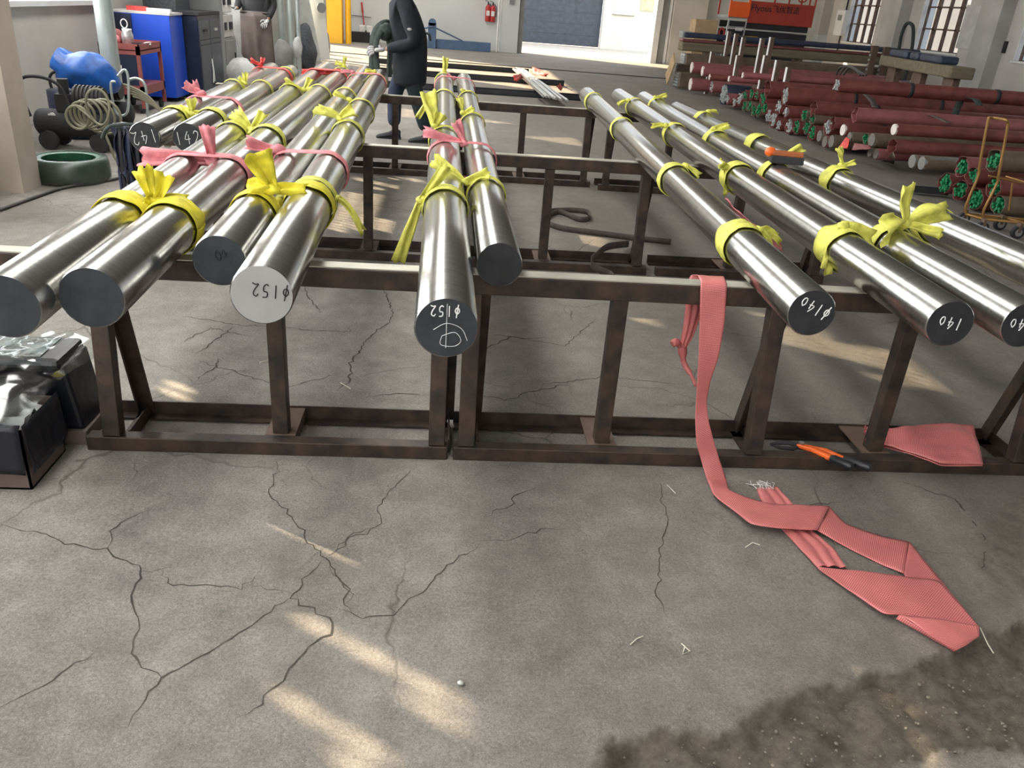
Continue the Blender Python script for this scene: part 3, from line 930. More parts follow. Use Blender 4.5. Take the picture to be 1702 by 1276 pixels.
def tie(label, rings, mat, kn=None, tails=(), w=.052, hull=False, kr=.020):
    """rings: [(bar, pixel), ...]; kn: pixel seen on the upper side, tails: (direction, length, w0, w1, droop)"""
    TN[0] += 1
    w *= 1.3
    sd = TN[0] * 3.7
    cs = [(k, station(k, px)) for k, px in rings]
    c0 = cs[0][1]
    root = thing('cloth_tie', label, 'tie', tuple(c0 + V((0, 0, BARS[cs[0][0]][2]))), 'cloth ties wound round the bars')
    if hull and len(cs) > 1:
        (k1, p1), (k2, p2) = cs
        d = BARS[k1][1] - BARS[k1][0]
        p2 = BARS[k2][0] + (BARS[k2][1] - BARS[k2][0]) * ((p1.y - BARS[k2][0].y) / (BARS[k2][1].y - BARS[k2][0].y))
        lo, hi = (p1, p2) if p1.x < p2.x else (p2, p1)
        MB().sheet(ring(lo, d, max(BARS[k1][2], BARS[k2][2]), w, sd, squash=hi, folds=2)).build('band', mat, root, thick=.0012)
    else:
        for q, (k, p) in enumerate(cs):
            MB().sheet(ring(p, BARS[k][1] - BARS[k][0], BARS[k][2], w, sd + q)).build('band', mat, root, thick=.0012)
    if kn:
        kk, a_off, up_off = kn                      # knot: bar, angle from the top to the right in degrees, lift
        p = dict(cs)[kk]
        d = (BARS[kk][1] - BARS[kk][0]).normalized()
        x = d.cross(V((0, 0, 1))).normalized()
        A = math.radians(a_off)
        kp = p + (x * math.sin(A) + V((0, 0, 1)) * math.cos(A)) * (BARS[kk][2] + .010 + up_off)
        knot(root, kp, kr, mat, sd)
        for j, (dv, L, w0, w1, dr) in enumerate(tails):
            tail(root, kp, dv, L, w0, w1, mat, sd + j * 2.1, dr)
    return root
UPL, UPR = (-.55, -.1, .8), (.5, -.1, .8)
T = tie
# far left pair
T('yellow tie nearest the near ends of the far left pair', [('A1', (287, 192)), ('A2', (348, 200))], m_yel, ('A1', 62, .02), [((.1, -.1, 1), .09, .02, .07, 0), ((-.8, .1, .4), .09, .02, .06, .01), ((.8, -.2, .2), .10, .02, .05, .03)], w=.07)
T('pink tie with frayed knot across the far left pair', [('A1', (325, 175)), ('A2', (382, 182))], m_pinkc, ('A1', 15, .012), [((-.9, -.1, .45), .12, .03, .08, 0), ((-.5, .2, .8), .09, .02, .05, 0)], w=.06, hull=True, kr=.026)
T('second yellow tie on the far left pair, beyond the pink one', [('A1', (385, 145)), ('A2', (432, 148))], m_yel, ('A1', 55, .02), [((.1, -.1, 1), .08, .02, .05, 0), ((-.6, 0, .5), .06, .02, .04, 0)], w=.055)
T('red tie at the far end of the far left pair', [('A1', (432, 126)), ('A2', (470, 130))], m_red, ('A1', 5, .012), [((-.9, -.1, .4), .11, .03, .06, .01), ((.3, 0, .8), .07, .02, .05, 0)], w=.05, hull=True)
T('last yellow tie beside the red one on the far left pair', [('A2', (474, 128))], m_yel, w=.05)
# left foreground pair
T('big yellow tie with upright knot on the left foreground pair', [('B1', (200, 362)), ('B2', (290, 380))], m_yel2, ('B1', 58, .035), [((-.35, .1, 1), .10, .03, .055, 0), ((.35, .0, .9), .085, .03, .07, 0), ((-.05, -.1, 1), .11, .02, .03, 0), ((.9, .15, .15), .10, .03, .06, .02), ((-.1, -.5, .4), .06, .04, .03, .02)], w=.075, kr=.026)
T('pink tie with draped tail across the left foreground pair', [('B1', (305, 285)), ('B2', (370, 295))], m_pinkc, ('B1', 62, .035), [((-.95, -.05, .12), .26, .04, .09, .035), ((-.1, .1, 1), .13, .03, .06, 0), ((.5, .1, -.05), .09, .03, .05, .02)], w=.06, hull=True, kr=.03)
T('third tie on the left foreground pair, yellow with flared tails', [('B1', (382, 227)), ('B2', (440, 232))], m_yel, ('B1', 60, .02), [((-.7, .1, .7), .11, .02, .075, 0), ((.55, .1, .75), .10, .02, .05, 0), ((.2, -.5, .2), .08, .02, .06, .04)], w=.06)
T('fourth tie on the left foreground pair, yellow with wing-like tail', [('B1', (482, 160)), ('B2', (528, 158))], m_yel, ('B1', 62, .02), [((-.95, -.1, .35), .17, .02, .075, 0), ((.4, -.3, .2), .09, .02, .06, .02), ((.5, .1, .9), .11, .02, .06, 0)], w=.05)
T('red tie spread at the far end of the left foreground pair', [('B1', (522, 132)), ('B2', (558, 136))], m_red, ('B1', 60, .02), [((-.95, -.05, .15), .24, .03, .09, .04), ((.7, .2, .2), .16, .03, .05, .02)], w=.06, hull=True)
T('last small yellow tie at the far end of the left foreground pair', [('B2', (568, 127))], m_yel, ('B2', 10, .01), [((.2, 0, 1), .09, .02, .04, 0), ((-.8, 0, .3), .09, .02, .05, 0)], w=.045)
# pale-ended pair
T('wide yellow tie with fan-shaped knot behind the pale bar end', [('B3', (415, 350)), ('B4', (515, 345))], m_yel2, ('B3', 35, .025), [((-.35, .0, .9), .12, .03, .11, 0), ((.85, .1, .1), .11, .03, .05, .02), ((-.6, -.3, .3), .08, .03, .07, .02)], w=.075, kr=.024)
T('yellow end hanging right of the pale-ended bar', [('B4', (522, 335))], m_yel, ('B4', 80, .0), [((.9, -.35, -.1), .10, .02, .035, .10)], w=.045, kr=.014)
T('twisted pink tie across the pale-ended pair', [('B3', (478, 282)), ('B4', (548, 285))], m_pinkc, ('B3', -28, .012), [((-.95, -.15, .25), .12, .03, .07, .01), ((-.3, -.4, -.2), .09, .02, .04, .05)], w=.045, hull=True, kr=.028)
T('second yellow tie on the pale-ended pair, near its middle', [('B3', (545, 205)), ('B4', (580, 228))], m_yel, ('B4', -25, .012), [((-.9, .0, .5), .13, .02, .06, .02), ((.5, -.1, .5), .12, .02, .08, .04)], w=.06)
T('third yellow tie on the pale-ended pair, knot between the bars', [('B3', (572, 165)), ('B4', (602, 188))], m_yel, ('B4', -45, .012), [((-.9, .0, .5), .13, .02, .05, .02), ((.2, -.3, -.3), .09, .02, .05, .02)], w=.05)
T('pink tie near the far end of the pale-ended pair', [('B3', (594, 140)), ('B4', (618, 145))], m_pinkc, ('B3', -20, .01), [((-.9, 0, .2), .12, .02, .05, .02)], w=.045, hull=True)
T('last yellow tie at the far end of the pale-ended pair', [('B4', (622, 138))], m_yel, ('B4', -10, .012), [((-.9, -.1, .1), .10, .03, .06, .02)], w=.06)
# middle pair
T('yellow tie with long tail hanging left of the longest middle bar', [('C1', (741, 348))], m_yel, ('C1', -72, .008), [((-.35, -.12, -1), .24, .025, .05, 0), ((.75, .15, 1.0), .15, .02, .05, 0)], w=.055, kr=.017)
T('yellow tie near the blank dark end of the shorter middle bar', [('C2', (808, 325))], m_yel, ('C2', -60, .02), [((-.85, .1, .55), .15, .02, .06, 0), ((.8, -.1, .35), .10, .03, .05, .0)], w=.055, kr=.017)
T('pink tie binding the middle pair with a tight rosette', [('C1', (739, 262)), ('C2', (793, 268))], m_pinkc, ('C1', 50, .03), [((-.95, .0, .25), .20, .02, .07, .02), ((-.35, .0, .9), .10, .03, .05, 0)], w=.035, hull=True, kr=.024)
T('yellow tie with crumpled tail midway on the left middle bar', [('C1', (739, 235))], m_yel, ('C1', -35, .012), [((-.2, .3, .9), .17, .03, .10, .0), ((.3, 0, .5), .07, .03, .07, .0)], w=.05)
T('yellow tie midway on the right middle bar', [('C2', (787, 208))], m_yel, ('C2', -40, .012), [((-.3, .1, .9), .11, .02, .05, 0), ((.5, -.2, .3), .08, .02, .06, 0)], w=.055)
T('loose yellow tie draped down the left middle bar', [('C1', (739, 168))], m_yel, ('C1', -50, .012), [((-.5, -.2, -.8), .28, .03, .05, 0)], w=.06)
T('yellow tie opposite the loose one on the right middle bar', [('C2', (778, 168))], m_yel, ('C2', -30, .01), [((.8, -.1, -.2), .12, .02, .04, .03)], w=.05)
T('pink tie near the far end of the middle pair', [('C1', (738, 143)), ('C2', (773, 145))], m_pinkc, ('C1', 50, .02), [((-.6, 0, .3), .08, .02, .04, .0)], w=.04, hull=True)
T('yellow tie standing up at the far end of the left middle bar', [('C1', (738, 137))], m_yel, ('C1', 0, .01), [((.1, .1, 1), .14, .03, .07, 0)], w=.06)
# right four
DN = ['leftmost of the right four bars', 'second of the right four bars', 'third of the right four bars', 'outermost right bar']
def dt(k, px, n, extra='', **kw):
    T('yellow tie on the %s, %s' % (DN[k], n), [('D%d' % (k + 1), px)], kw.pop('mat', m_yel), **kw)
dt(0, (1228, 405), 'nearest its chalked end', w=.085, kn=('D1', 50, .002), tails=[((.9, .3, .1), .09, .02, .05, .05), ((.8, -.2, -.2), .07, .02, .03, .06)])
dt(0, (1118, 300), 'second from its chalked end', w=.07, kn=('D1', 35, .003), tails=[((.8, -.3, -.1), .07, .02, .04, .03)])
dt(0, (1034, 215), 'third from its chalked end', w=.055)
dt(0, (984, 172), 'at its far end', w=.07)
dt(1, (1398, 412), 'nearest its chalked end', w=.085, kn=('D2', -8, .004), tails=[((.9, -.1, .0), .12, .05, .08, .03), ((-.5, -.5, -.6), .11, .03, .05, .08)])
dt(1, (1222, 298), 'second from its chalked end', w=.08, kn=('D2', -55, .004), tails=[((-.6, -.4, .5), .07, .04, .06, .02), ((.1, -.3, -.9), .13, .03, .03, 0)])
dt(1, (1120, 227), 'third from its chalked end', w=.06, kn=('D2', -50, .004), tails=[((-.9, -.1, .2), .13, .02, .05, .03)])
dt(1, (1055, 178), 'at its far end', w=.06, kn=('D2', -50, .004), tails=[((-.9, -.1, -.1), .10, .02, .05, .03)])
T('bird-shaped yellow tie joining the two outermost right bars', [('D3', (1488, 388)), ('D4', (1548, 372))], m_yel, ('D3', 25, .012), [((-.30, .0, 1), .14, .025, .085, 0), ((-.75, -.55, .25), .15, .03, .12, .05), ((.95, .25, .25), .20, .04, .075, .0), ((.9, -.3, -.05), .13, .03, .04, .02)], w=.06, kr=.022)
dt(2, (1292, 280), 'second from its near end', w=.06, kn=('D3', 10, .004), tails=[((.8, .1, .6), .15, .02, .05, .02)])
dt(2, (1192, 232), 'third from its near end', w=.075, kn=('D3', -20, .004), tails=[((.9, -.1, .25), .12, .03, .05, .0)])
dt(2, (1092, 178), 'at its far end', w=.06, kn=('D3', -20, .004), tails=[((.9, -.1, .25), .12, .02, .05, .0)])
dt(3, (1393, 302), 'with a small upright bow', w=.075, kn=('D4', 5, .004), tails=[((-.35, .1, .9), .09, .015, .05, 0), ((.6, -.3, .3), .06, .02, .03, 0)])
dt(3, (1262, 240), 'beyond the small orange tool', w=.08)
dt(3, (1170, 200), 'at its far end', w=.06, kn=('D4', 20, .004), tails=[((.9, .1, .25), .10, .02, .05, .02)])

# ------------------------------------------------------------------ pink woven bands
def resample(pts, n):
    pts = [V(p) for p in pts]
    d = [0]
    for a, b in zip(pts, pts[1:]): d.append(d[-1] + (b - a).length)
    out = []
    for i in range(n + 1):
        t = d[-1] * i / n
        k = max(j for j in range(len(d)) if d[j] <= t + 1e-9)
        k = min(k, len(pts) - 2)
        u = (t - d[k]) / max(1e-9, d[k + 1] - d[k])
        out.append(pts[k] + (pts[k + 1] - pts[k]) * u)
    return out
def band(b, L, R, n=26, m=10, pleat=0.0, wr=.004, seed=0.0, width=.15, smooth=True, lift=(0, 0, 1)):
    """a strip of cloth between two edges; pleat raises lengthwise folds"""
    L, R = resample(L, n), resample(R, n)
    if smooth:
        sm = lambda q: [q[0]] + [(q[i - 1] + q[i] * 2 + q[i + 1]) / 4 for i in range(1, len(q) - 1)] + [q[-1]]
        L, R = sm(L), sm(R)
    rows, uvs = [], []
    ln = 0
    for i in range(n + 1):
        if i: ln += ((L[i] + R[i]) / 2 - (L[i - 1] + R[i - 1]) / 2).length
        row, ur = [], []
        for j in range(m + 1):
            u = j / m
            p = L[i].lerp(R[i], u)
            h = wr * (noise.noise(V((p.x * 16, p.y * 16 + p.z * 16, seed))) + .4)
            if pleat: h += pleat * abs(math.sin(u * math.pi * 2.5 + .8 * noise.noise(V((i * .12, seed, u)))))
            row.append(p + V(lift) * h * (1 if 0 < j < m else .4))
            ur.append((u * width, ln))
        rows.append(row)
        uvs.append(ur)
    b.sheet(rows, uvs)
def Q(pts, z, ox=1082, oy=740, s=2.714):
    zz = z if isinstance(z, (list, tuple)) else [z] * len(pts)
    return [P(ox + x / s, oy + y / s, z=h) for (x, y), h in zip(pts, zz)]
PB = MB()
yh = [None]
hl = [P(1160, 458, z=.650), P(1165, 469, z=.652), P(1165, 471, y=2.409), P(1164, 478, y=2.407), P(1164, 492, y=2.407), P(1163, 530, y=2.400), P(1161, 590, y=2.392), P(1158, 645, y=2.382), P(1155, 695, y=2.370), P(1157, 735, y=2.345), P(1166, 768, y=2.335), P(1174, 795, y=2.30)]
hr = [P(1203, 460, z=.650), P(1208, 472, z=.652), P(1208, 474, y=2.409), P(1208, 481, y=2.407), P(1207, 495, y=2.407), P(1204, 540, y=2.398), P(1194, 596, y=2.392), P(1181, 632, y=2.392), P(1174, 668, y=2.388), P(1178, 702, y=2.366), P(1192, 752, y=2.345), P(1206, 793, y=2.31)]
fl = Q([(282, 226), (380, 300), (450, 358), (580, 375), (750, 385)], [.022, .020, .028, .030, .022])
frr = Q([(352, 205), (432, 236), (520, 262), (640, 268), (805, 275)], [.030, .026, .034, .034, .024])
band(PB, hl + fl, hr + frr, 74, 12, pleat=.0, wr=.006, seed=1)
band(PB, Q([(805, 275), (872, 350), (1050, 415), (1165, 435)], [.018, .006, .004, .012]), Q([(750, 385), (900, 470), (1040, 540), (1140, 580)], [.018, .005, .004, .010]), 24, 10, wr=.004, seed=2)
band(PB, Q([(1165, 435), (1310, 610), (1482, 822)], [.014, .010, .010]), Q([(1140, 580), (1200, 690), (1370, 800)], [.010, .006, .006]), 20, 10, wr=.003, seed=3)
band(PB, Q([(1482, 822), (1300, 610), (1000, 572), (750, 550)], [.026, .024, .020, .014]), Q([(1470, 828), (1140, 766), (1050, 764), (752, 556)], [.026, .022, .020, .012]), 40, 16, wr=.005, seed=4)
band(PB, Q([(1480, 815), (1300, 782), (1120, 764)], [.030, .034, .030]), Q([(1480, 862), (1420, 905), (1368, 930)], [.022, .020, .018]), 16, 8, wr=.004, seed=5)
band(PB, Q([(1120, 764), (1105, 782)], [.030, .016]), Q([(1372, 928), (1366, 932)], [.024, .004]), 4, 14, wr=.002, seed=6)
band(PB, Q([(750, 550), (590, 380), (490, 240), (476, 200)], [.012, .003, .003, .008]), Q([(882, 558), (825, 470), (735, 395), (640, 270), (570, 190)], [.012, .003, .003, .003, .008]), 40, 18, pleat=.007, wr=.004, seed=7)
hb = MB()
band(PB, [P(1140, 478, y=2.50), P(1140, 500, y=2.50), P(1136, 540, y=2.50), P(1130, 572, y=2.50)], [P(1172, 478, y=2.50), P(1168, 510, y=2.50), P(1152, 556, y=2.50), P(1140, 576, y=2.50)], 20, 10, pleat=.02, wr=.004, seed=8, lift=(0, -1, 0))
band(PB, [P(1160, 458, z=.650), P(1148, 456, z=.648), P(1140, 478, y=2.495)], [P(1203, 460, z=.650), P(1178, 458, z=.648), P(1172, 478, y=2.495)], 8, 8, wr=.002, seed=9)
PB.tube(curve([P(1134, 572, y=2.5), P(1128, 572, y=2.49), P(1124, 568, y=2.47), P(1117, 572, y=2.46)], 5), [.012] * 5 + [.011] * 5 + [.013] * 5 + [.006], 7)
PB.tube(curve([P(1134, 570, y=2.5), P(1136, 600, y=2.5), P(1148, 622, y=2.47), P(1156, 640, y=2.41)], 5), [.016] * 4 + [.010] * 6 + [.006] * 6, 6)
pb = PB.build('woven_band', m_weave, thick=.0012)
tag(pb, 'long pink woven band hung over the front rack and trailing on the floor', 'cloth band')
fb = MB()
for k in range(14):
    q = P(1082 + (476 + k * 6) / 2.714, 740 + 196 / 2.714, z=.014 + .004 * rnd.random())
    fb.tube([q, q + V((rnd.uniform(-.02, .015), rnd.uniform(.005, .03), rnd.uniform(0, .012))), q + V((rnd.uniform(-.03, .02), rnd.uniform(.02, .05), .002))], .0008, 4)
tag(fb.build('frayed_thread', m_white, pb), 'white frayed threads', kind='stuff')
# the flat pink bag between the base rails
FB = MB()
top = [P(1440, 710, z=.075), P(1480, 713, z=.085), P(1510, 708, z=.10), P(1560, 703, z=.105), P(1617, 706, z=.10)]
bot = [P(1440, 734, z=.058), P(1480, 742, z=.062), P(1520, 754, z=.062), P(1566, 771, z=.060), P(1634, 772, z=.060)]
band(FB, top, bot, 30, 16, wr=.012, seed=12, width=.3)
band(FB, [P(1437, 711, z=.078), P(1434, 713, z=.083)], [P(1440, 734, z=.060), P(1437, 736, z=.066)], 3, 16, pleat=.02, wr=.004, seed=13, width=.3)
top2 = [p + V((0, 0, -.012)) for p in top]
bot2 = [p + V((0, 0, -.006)) for p in bot]
band(FB, top2, bot2, 30, 16, wr=-.010, seed=15, width=.3)
tag(FB.build('woven_bag', m_weave, thick=.001), 'flat pink woven bag lying between the base rails of the right rack', 'bag')
# a torn pink band tied under the right bars, beyond the front rack
TB = MB()
band(TB, [P(1204, 330, y=3.9), P(1222, 350, y=3.8), P(1258, 378, y=3.6), P(1296, 400, y=3.5)], [P(1212, 345, y=3.9), P(1226, 366, y=3.8), P(1262, 398, y=3.6), P(1300, 420, y=3.5)], 20, 6, pleat=.01, wr=.01, seed=21)
tag(TB.build('cloth_strip', m_pinkc, thick=.001), 'faded pink strip sagging under the second of the right four bars', 'cloth band')

# ------------------------------------------------------------------ cable cutter
c = thing('cable_cutter', 'long cable cutter with orange arms and black grips on the front rail', 'tool', tuple(P(1340, 745, z=.03)))
pv = P(1331, 741, z=.040)
e1, e2 = P(1448, 778, z=.064), P(1417, 776, z=.064)
for e, fr, off in ((e1, .62, .012), (e2, .60, -.012)):
    k = pv.lerp(e, fr)
    MB().tube([pv + V((off, 0, .0)), pv.lerp(k, .5) + V((off, 0, .008)), k], [.008, .010, .012], 8).build('arm', m_orange, c)
    MB().tube([k, k.lerp(e, .15), k.lerp(e, .6), k.lerp(e, .94), e], [.013, .0165, .016, .0165, .011], 10).build('grip', m_black, c)
for sg in (-1, 1):
    MB().tube([pv, pv + V((-.035, .008 + sg * .022, -.004)), pv + V((-.075, .018 + sg * .016, -.010)), pv + V((-.10, .03 + sg * .004, -.014))], [.010, .014, .011, .004], 6, flat=.5).build('jaw', m_blackm, c)
MB().cyl(pv + V((0, 0, -.012)), pv + V((0, 0, .016)), .010, n=10).build('pivot_bolt', m_alu, c)

# ------------------------------------------------------------------ carton at the left
c = thing('open_carton', 'brown carton lined with navy plastic at the left edge', 'box', (-1.55, 2.3, 0))
x0, x1, y0, y1 = -2.0, -1.205, 2.13, 2.36
MB().box((x0, y0, 0), (x1, y0 + .006, .20)).box((x0, y1 - .006, 0), (x1, y1, .20)).box((x1 - .006, y0, 0), (x1, y1, .20)).box((x0, y0, 0), (x0 + .006, y1, .20)).box((x0, y0, 0), (x1, y1, .006)).build('carton', m_dkcard, c)
LN = MB()
def drape(a, b, n_out, z0, z1, sd):
    a, b, n_out = V(a), V(b), V(n_out)
    rows = []
    for i in range(9):
        t = i / 8
        rows.append([a.lerp(b, j / 24) + V((0, 0, z0 + (z1 - z0) * t + .006 * noise.noise(V((j * .3, sd, 1))) * t)) + n_out * (.006 + .010 * t * (1 + noise.noise(V((j * .35, t * 2, sd))))) for j in range(25)])
    LN.sheet(rows)
drape((x0, y0, 0), (x1, y0, 0), (0, -1, 0), .215, .062, 1)
drape((x1, y0, 0), (x1, y1, 0), (1, 0, 0), .215, .058, 2)
drape((x0, y0 + .012, 0), (x1, y0 + .012, 0), (0, -1, 0), .215, .208, 3)
LN.build('plastic_liner', m_navy, c, thick=.002)
PP = MB()
rows = [[V((x0 + .02 + (x1 - x0 - .04) * j / 24, y0 + .015 + (y1 - y0 - .03) * i / 10, .185 + .05 * noise.noise(V((j * .4, i * .5, 2))) )) for j in range(25)] for i in range(11)]
PP.sheet(rows, smooth=False).build('packing_paper', m_bag, c)
# back flap standing behind with black liner
c2 = thing('lined_crate', 'black lined crate standing behind the brown carton', 'box', (-1.5, 2.48, 0))
MB().box((-2.0, 2.40, 0), (-1.15, 2.60, .05)).build('crate_base', m_dkcard, c2)
LN = MB()
LN.bar((-1.58, 2.50, .05), (-1.58, 2.50, .28), .84, .18, (0, 1, 0))
LN.v = [q + V((.03 * (q.x > -1.5) * (-(q.z - .05) / .23) + .008 * noise.noise(q * 9), .006 * noise.noise(q * 12), 0)) for q in LN.v]
LN.build('black_liner', m_navy, c2, bevel=.012)
t = thing('wrapped_tray', 'black plastic trays wrapped in clear film on top of the carton', 'tray', (-1.55, 2.36, .30))
for k, (zz, yy, dx) in enumerate(((.232, 2.235, .0), (.285, 2.44, .10))):
    b = MB().box((-2.0, yy - .10, zz), (-1.27 + dx, yy + .10, zz + .045))
    b.build('tray', m_black, t, bevel=.018)
    f = MB().box((-1.98, yy - .078, zz + .0455), (-1.33 + dx, yy + .07, zz + .0475))
    f.build('tray_top', m_blueg if False else M('tray film %d' % k, (.10, .13, .125), .12, 0, var=.9, vs=22, bump=.6, bs=26), t)
rows = [[V((-2.0 + .80 * j / 40 + .10 * i / 24 * (j / 40), 2.14 + .42 * i / 24, .285 + .050 * min(1, i / 12) + .007 * noise.noise(V((j * .5, i * .5, 4))) - (.05 * max(0, (j - 34) / 6) ** 1.5) - .05 * max(0, (4 - i) / 4) ** 1.5)) for j in range(41)] for i in range(25)]
MB().sheet(rows, smooth=True).build('clear_film', m_film, t)

# ------------------------------------------------------------------ webbing slings
def ribbon(path, w, mat, name, parent=None, up=(0, 0, 1), edge=False, thick=.004):
    pts = curve(path, 8)
    rows = []
    N = len(pts)
    for i, p in enumerate(pts):
        d = (pts[min(i + 1, N - 1)] - pts[max(i - 1, 0)]).normalized()
        s = V(up) if edge else d.cross(V(up)).normalized()
        rows.append([p - s * w / 2, p, p + s * w / 2])
    return MB().sheet(rows).build(name, mat, parent, thick=thick)
o = ribbon([P(1115, 402, z=.022), P(1060, 396, z=.022), P(985, 386, z=.022), P(930, 378, z=.022), P(906, 366, z=.022), P(912, 352, z=.022), P(945, 349, z=.022), P(975, 352, z=.022), P(980, 362, z=.022), P(962, 364, z=.022), P(930, 352, z=.022), P(910, 360, z=.022)], .04, m_slingb, 'webbing_sling', edge=True)
tag(o, 'looped brown webbing sling on the floor behind the middle rack', 'sling')
o = ribbon([P(1045, 405, z=.03), P(1010, 410, z=.10), P(990, 425, z=.13), P(982, 434, z=.12), P(990, 445, z=.08), P(1012, 455, z=.04), P(1020, 462, z=.03)], .045, m_slingb, 'webbing_sling', edge=True)
tag(o, 'curled grey-brown sling end between front and second racks', 'sling')
# dark slings hung on the left end of the second rack
c = thing('hung_sling', 'bundle of dark blue slings hung over the left end of a rack', 'sling', (-1.72, 4.66, .60))
for k in range(9):
    x = -1.80 + .022 * k
    dz = .30 + .12 * rnd.random()
    ribbon([(x, 4.715, .50 - dz * .5), (x + .004, 4.72, .58), (x + .003, 4.70, .662 + .004 * (k % 3)), (x, 4.66, .668 + .004 * (k % 3)), (x + .004, 4.635, .655), (x + .01 * nz((k, 1, 2)), 4.632 - .012 * (k % 2), .52), (x + .03 * nz((k, 3, 2)), 4.632 - .012 * (k % 2), .58 - dz)], .035, m_navy if k % 3 else m_bluedk, 'strand', c)
MB().tube(curve([(-1.86, 4.62, .60), (-1.80, 4.60, .67), (-1.66, 4.60, .685), (-1.60, 4.62, .66)], 6), .010, 6).build('strand', m_sling, c)
# orange tool on the outermost bar
q = P(1308, 268, z=.79)
c = thing('battery_tool', 'small orange and black tool box resting across the right bars', 'tool', tuple(q))
qa, qb = P(1280, 263, z=.80), P(1334, 268, z=.80)
dq = (qb - qa).normalized()
MB().bar(qa, qb, .07, .035).build('case', m_blackm, c, bevel=.004)
MB().bar(qa + V((0, .012, .028)) + dq * .01, qb + V((0, .012, .028)), .045, .022).build('case_lid', M('orange case', (.36, .10, .03), .5), c, bevel=.003)
MB().ball(qa + V((.0, .012, .03)), (.03, .022, .024)).build('knob', m_orange, c)
# small litter on the floor
m_st = M('pale straw', (.62, .58, .48), .8)
for k, (pts, lb) in enumerate([([(755, 1138), (775, 1130)], None), ([(1132, 1072), (1146, 1085), (1134, 1090), (1138, 1076)], 'bent white thread forming a small triangle on the concrete'),
                               ([(1108, 808), (1122, 822)], 'short white thread by the fallen pink band'), ([(1047, 1074), (1058, 1064), (1068, 1060)], 'pale straw scrap left of the triangle thread'),
                               ([(1238, 912), (1250, 904), (1262, 908)], 'curly white thread below the pink band'), ([(312, 660), (325, 655), (340, 650)], None), ([(566, 638), (583, 648)], 'white straw lying on a floor crack under the left rack'),
                               ([(432, 604), (445, 601), (455, 596)], 'pale curved straw left of the middle left leg'), ([(935, 700), (950, 706)], 'white straw beside the middle leg of the right rack'), ([(1628, 1046), (1640, 1072), (1650, 1088)], 'brown straw by the rolled end of the pink band')]):
    if lb:
        tag(MB().tube([G(*p) + V((0, 0, .006)) for p in pts], .0016, 5).build('straw', m_st), lb, 'litter', 'scraps of straw and thread')
b = MB()
q = G(765, 1137)
b.ball(q + V((0, 0, .005)), (.009, .006, .006), 8, 5)
b.v = [p + V((.005 * nz(p, 150), .004 * nz(p, 170), 0)) for p in b.v]
tag(b.build('pebble', m_offw), 'small pale stone casting a shadow on the open floor', 'stone')
for k, (px, py) in enumerate([(850 + 900 - 900, 1258)]): pass
RB = MB()
for k in range(420):
    px, py = rnd.uniform(1000, 1702), rnd.uniform(1110, 1276)
    ey = np.interp(px, [985, 1075, 1225, 1285, 1435, 1600, 1702], [1262, 1207, 1203, 1158, 1120, 1060, 1030])
    if py < ey + 12: continue
    q = G(px, py)
    s_ = .0015 + .0045 * rnd.random() ** 3
    o_ = len(RB.v)
    RB.ball(q + V((0, 0, -.020 + s_ * .6)), (s_, s_ * rnd.uniform(.6, 1), s_ * .7), 6, 4)
tag(RB.build('rubble', m_dirt), 'loose crumbs of broken concrete in the worn hole at lower right', 'rubble', kind='stuff')

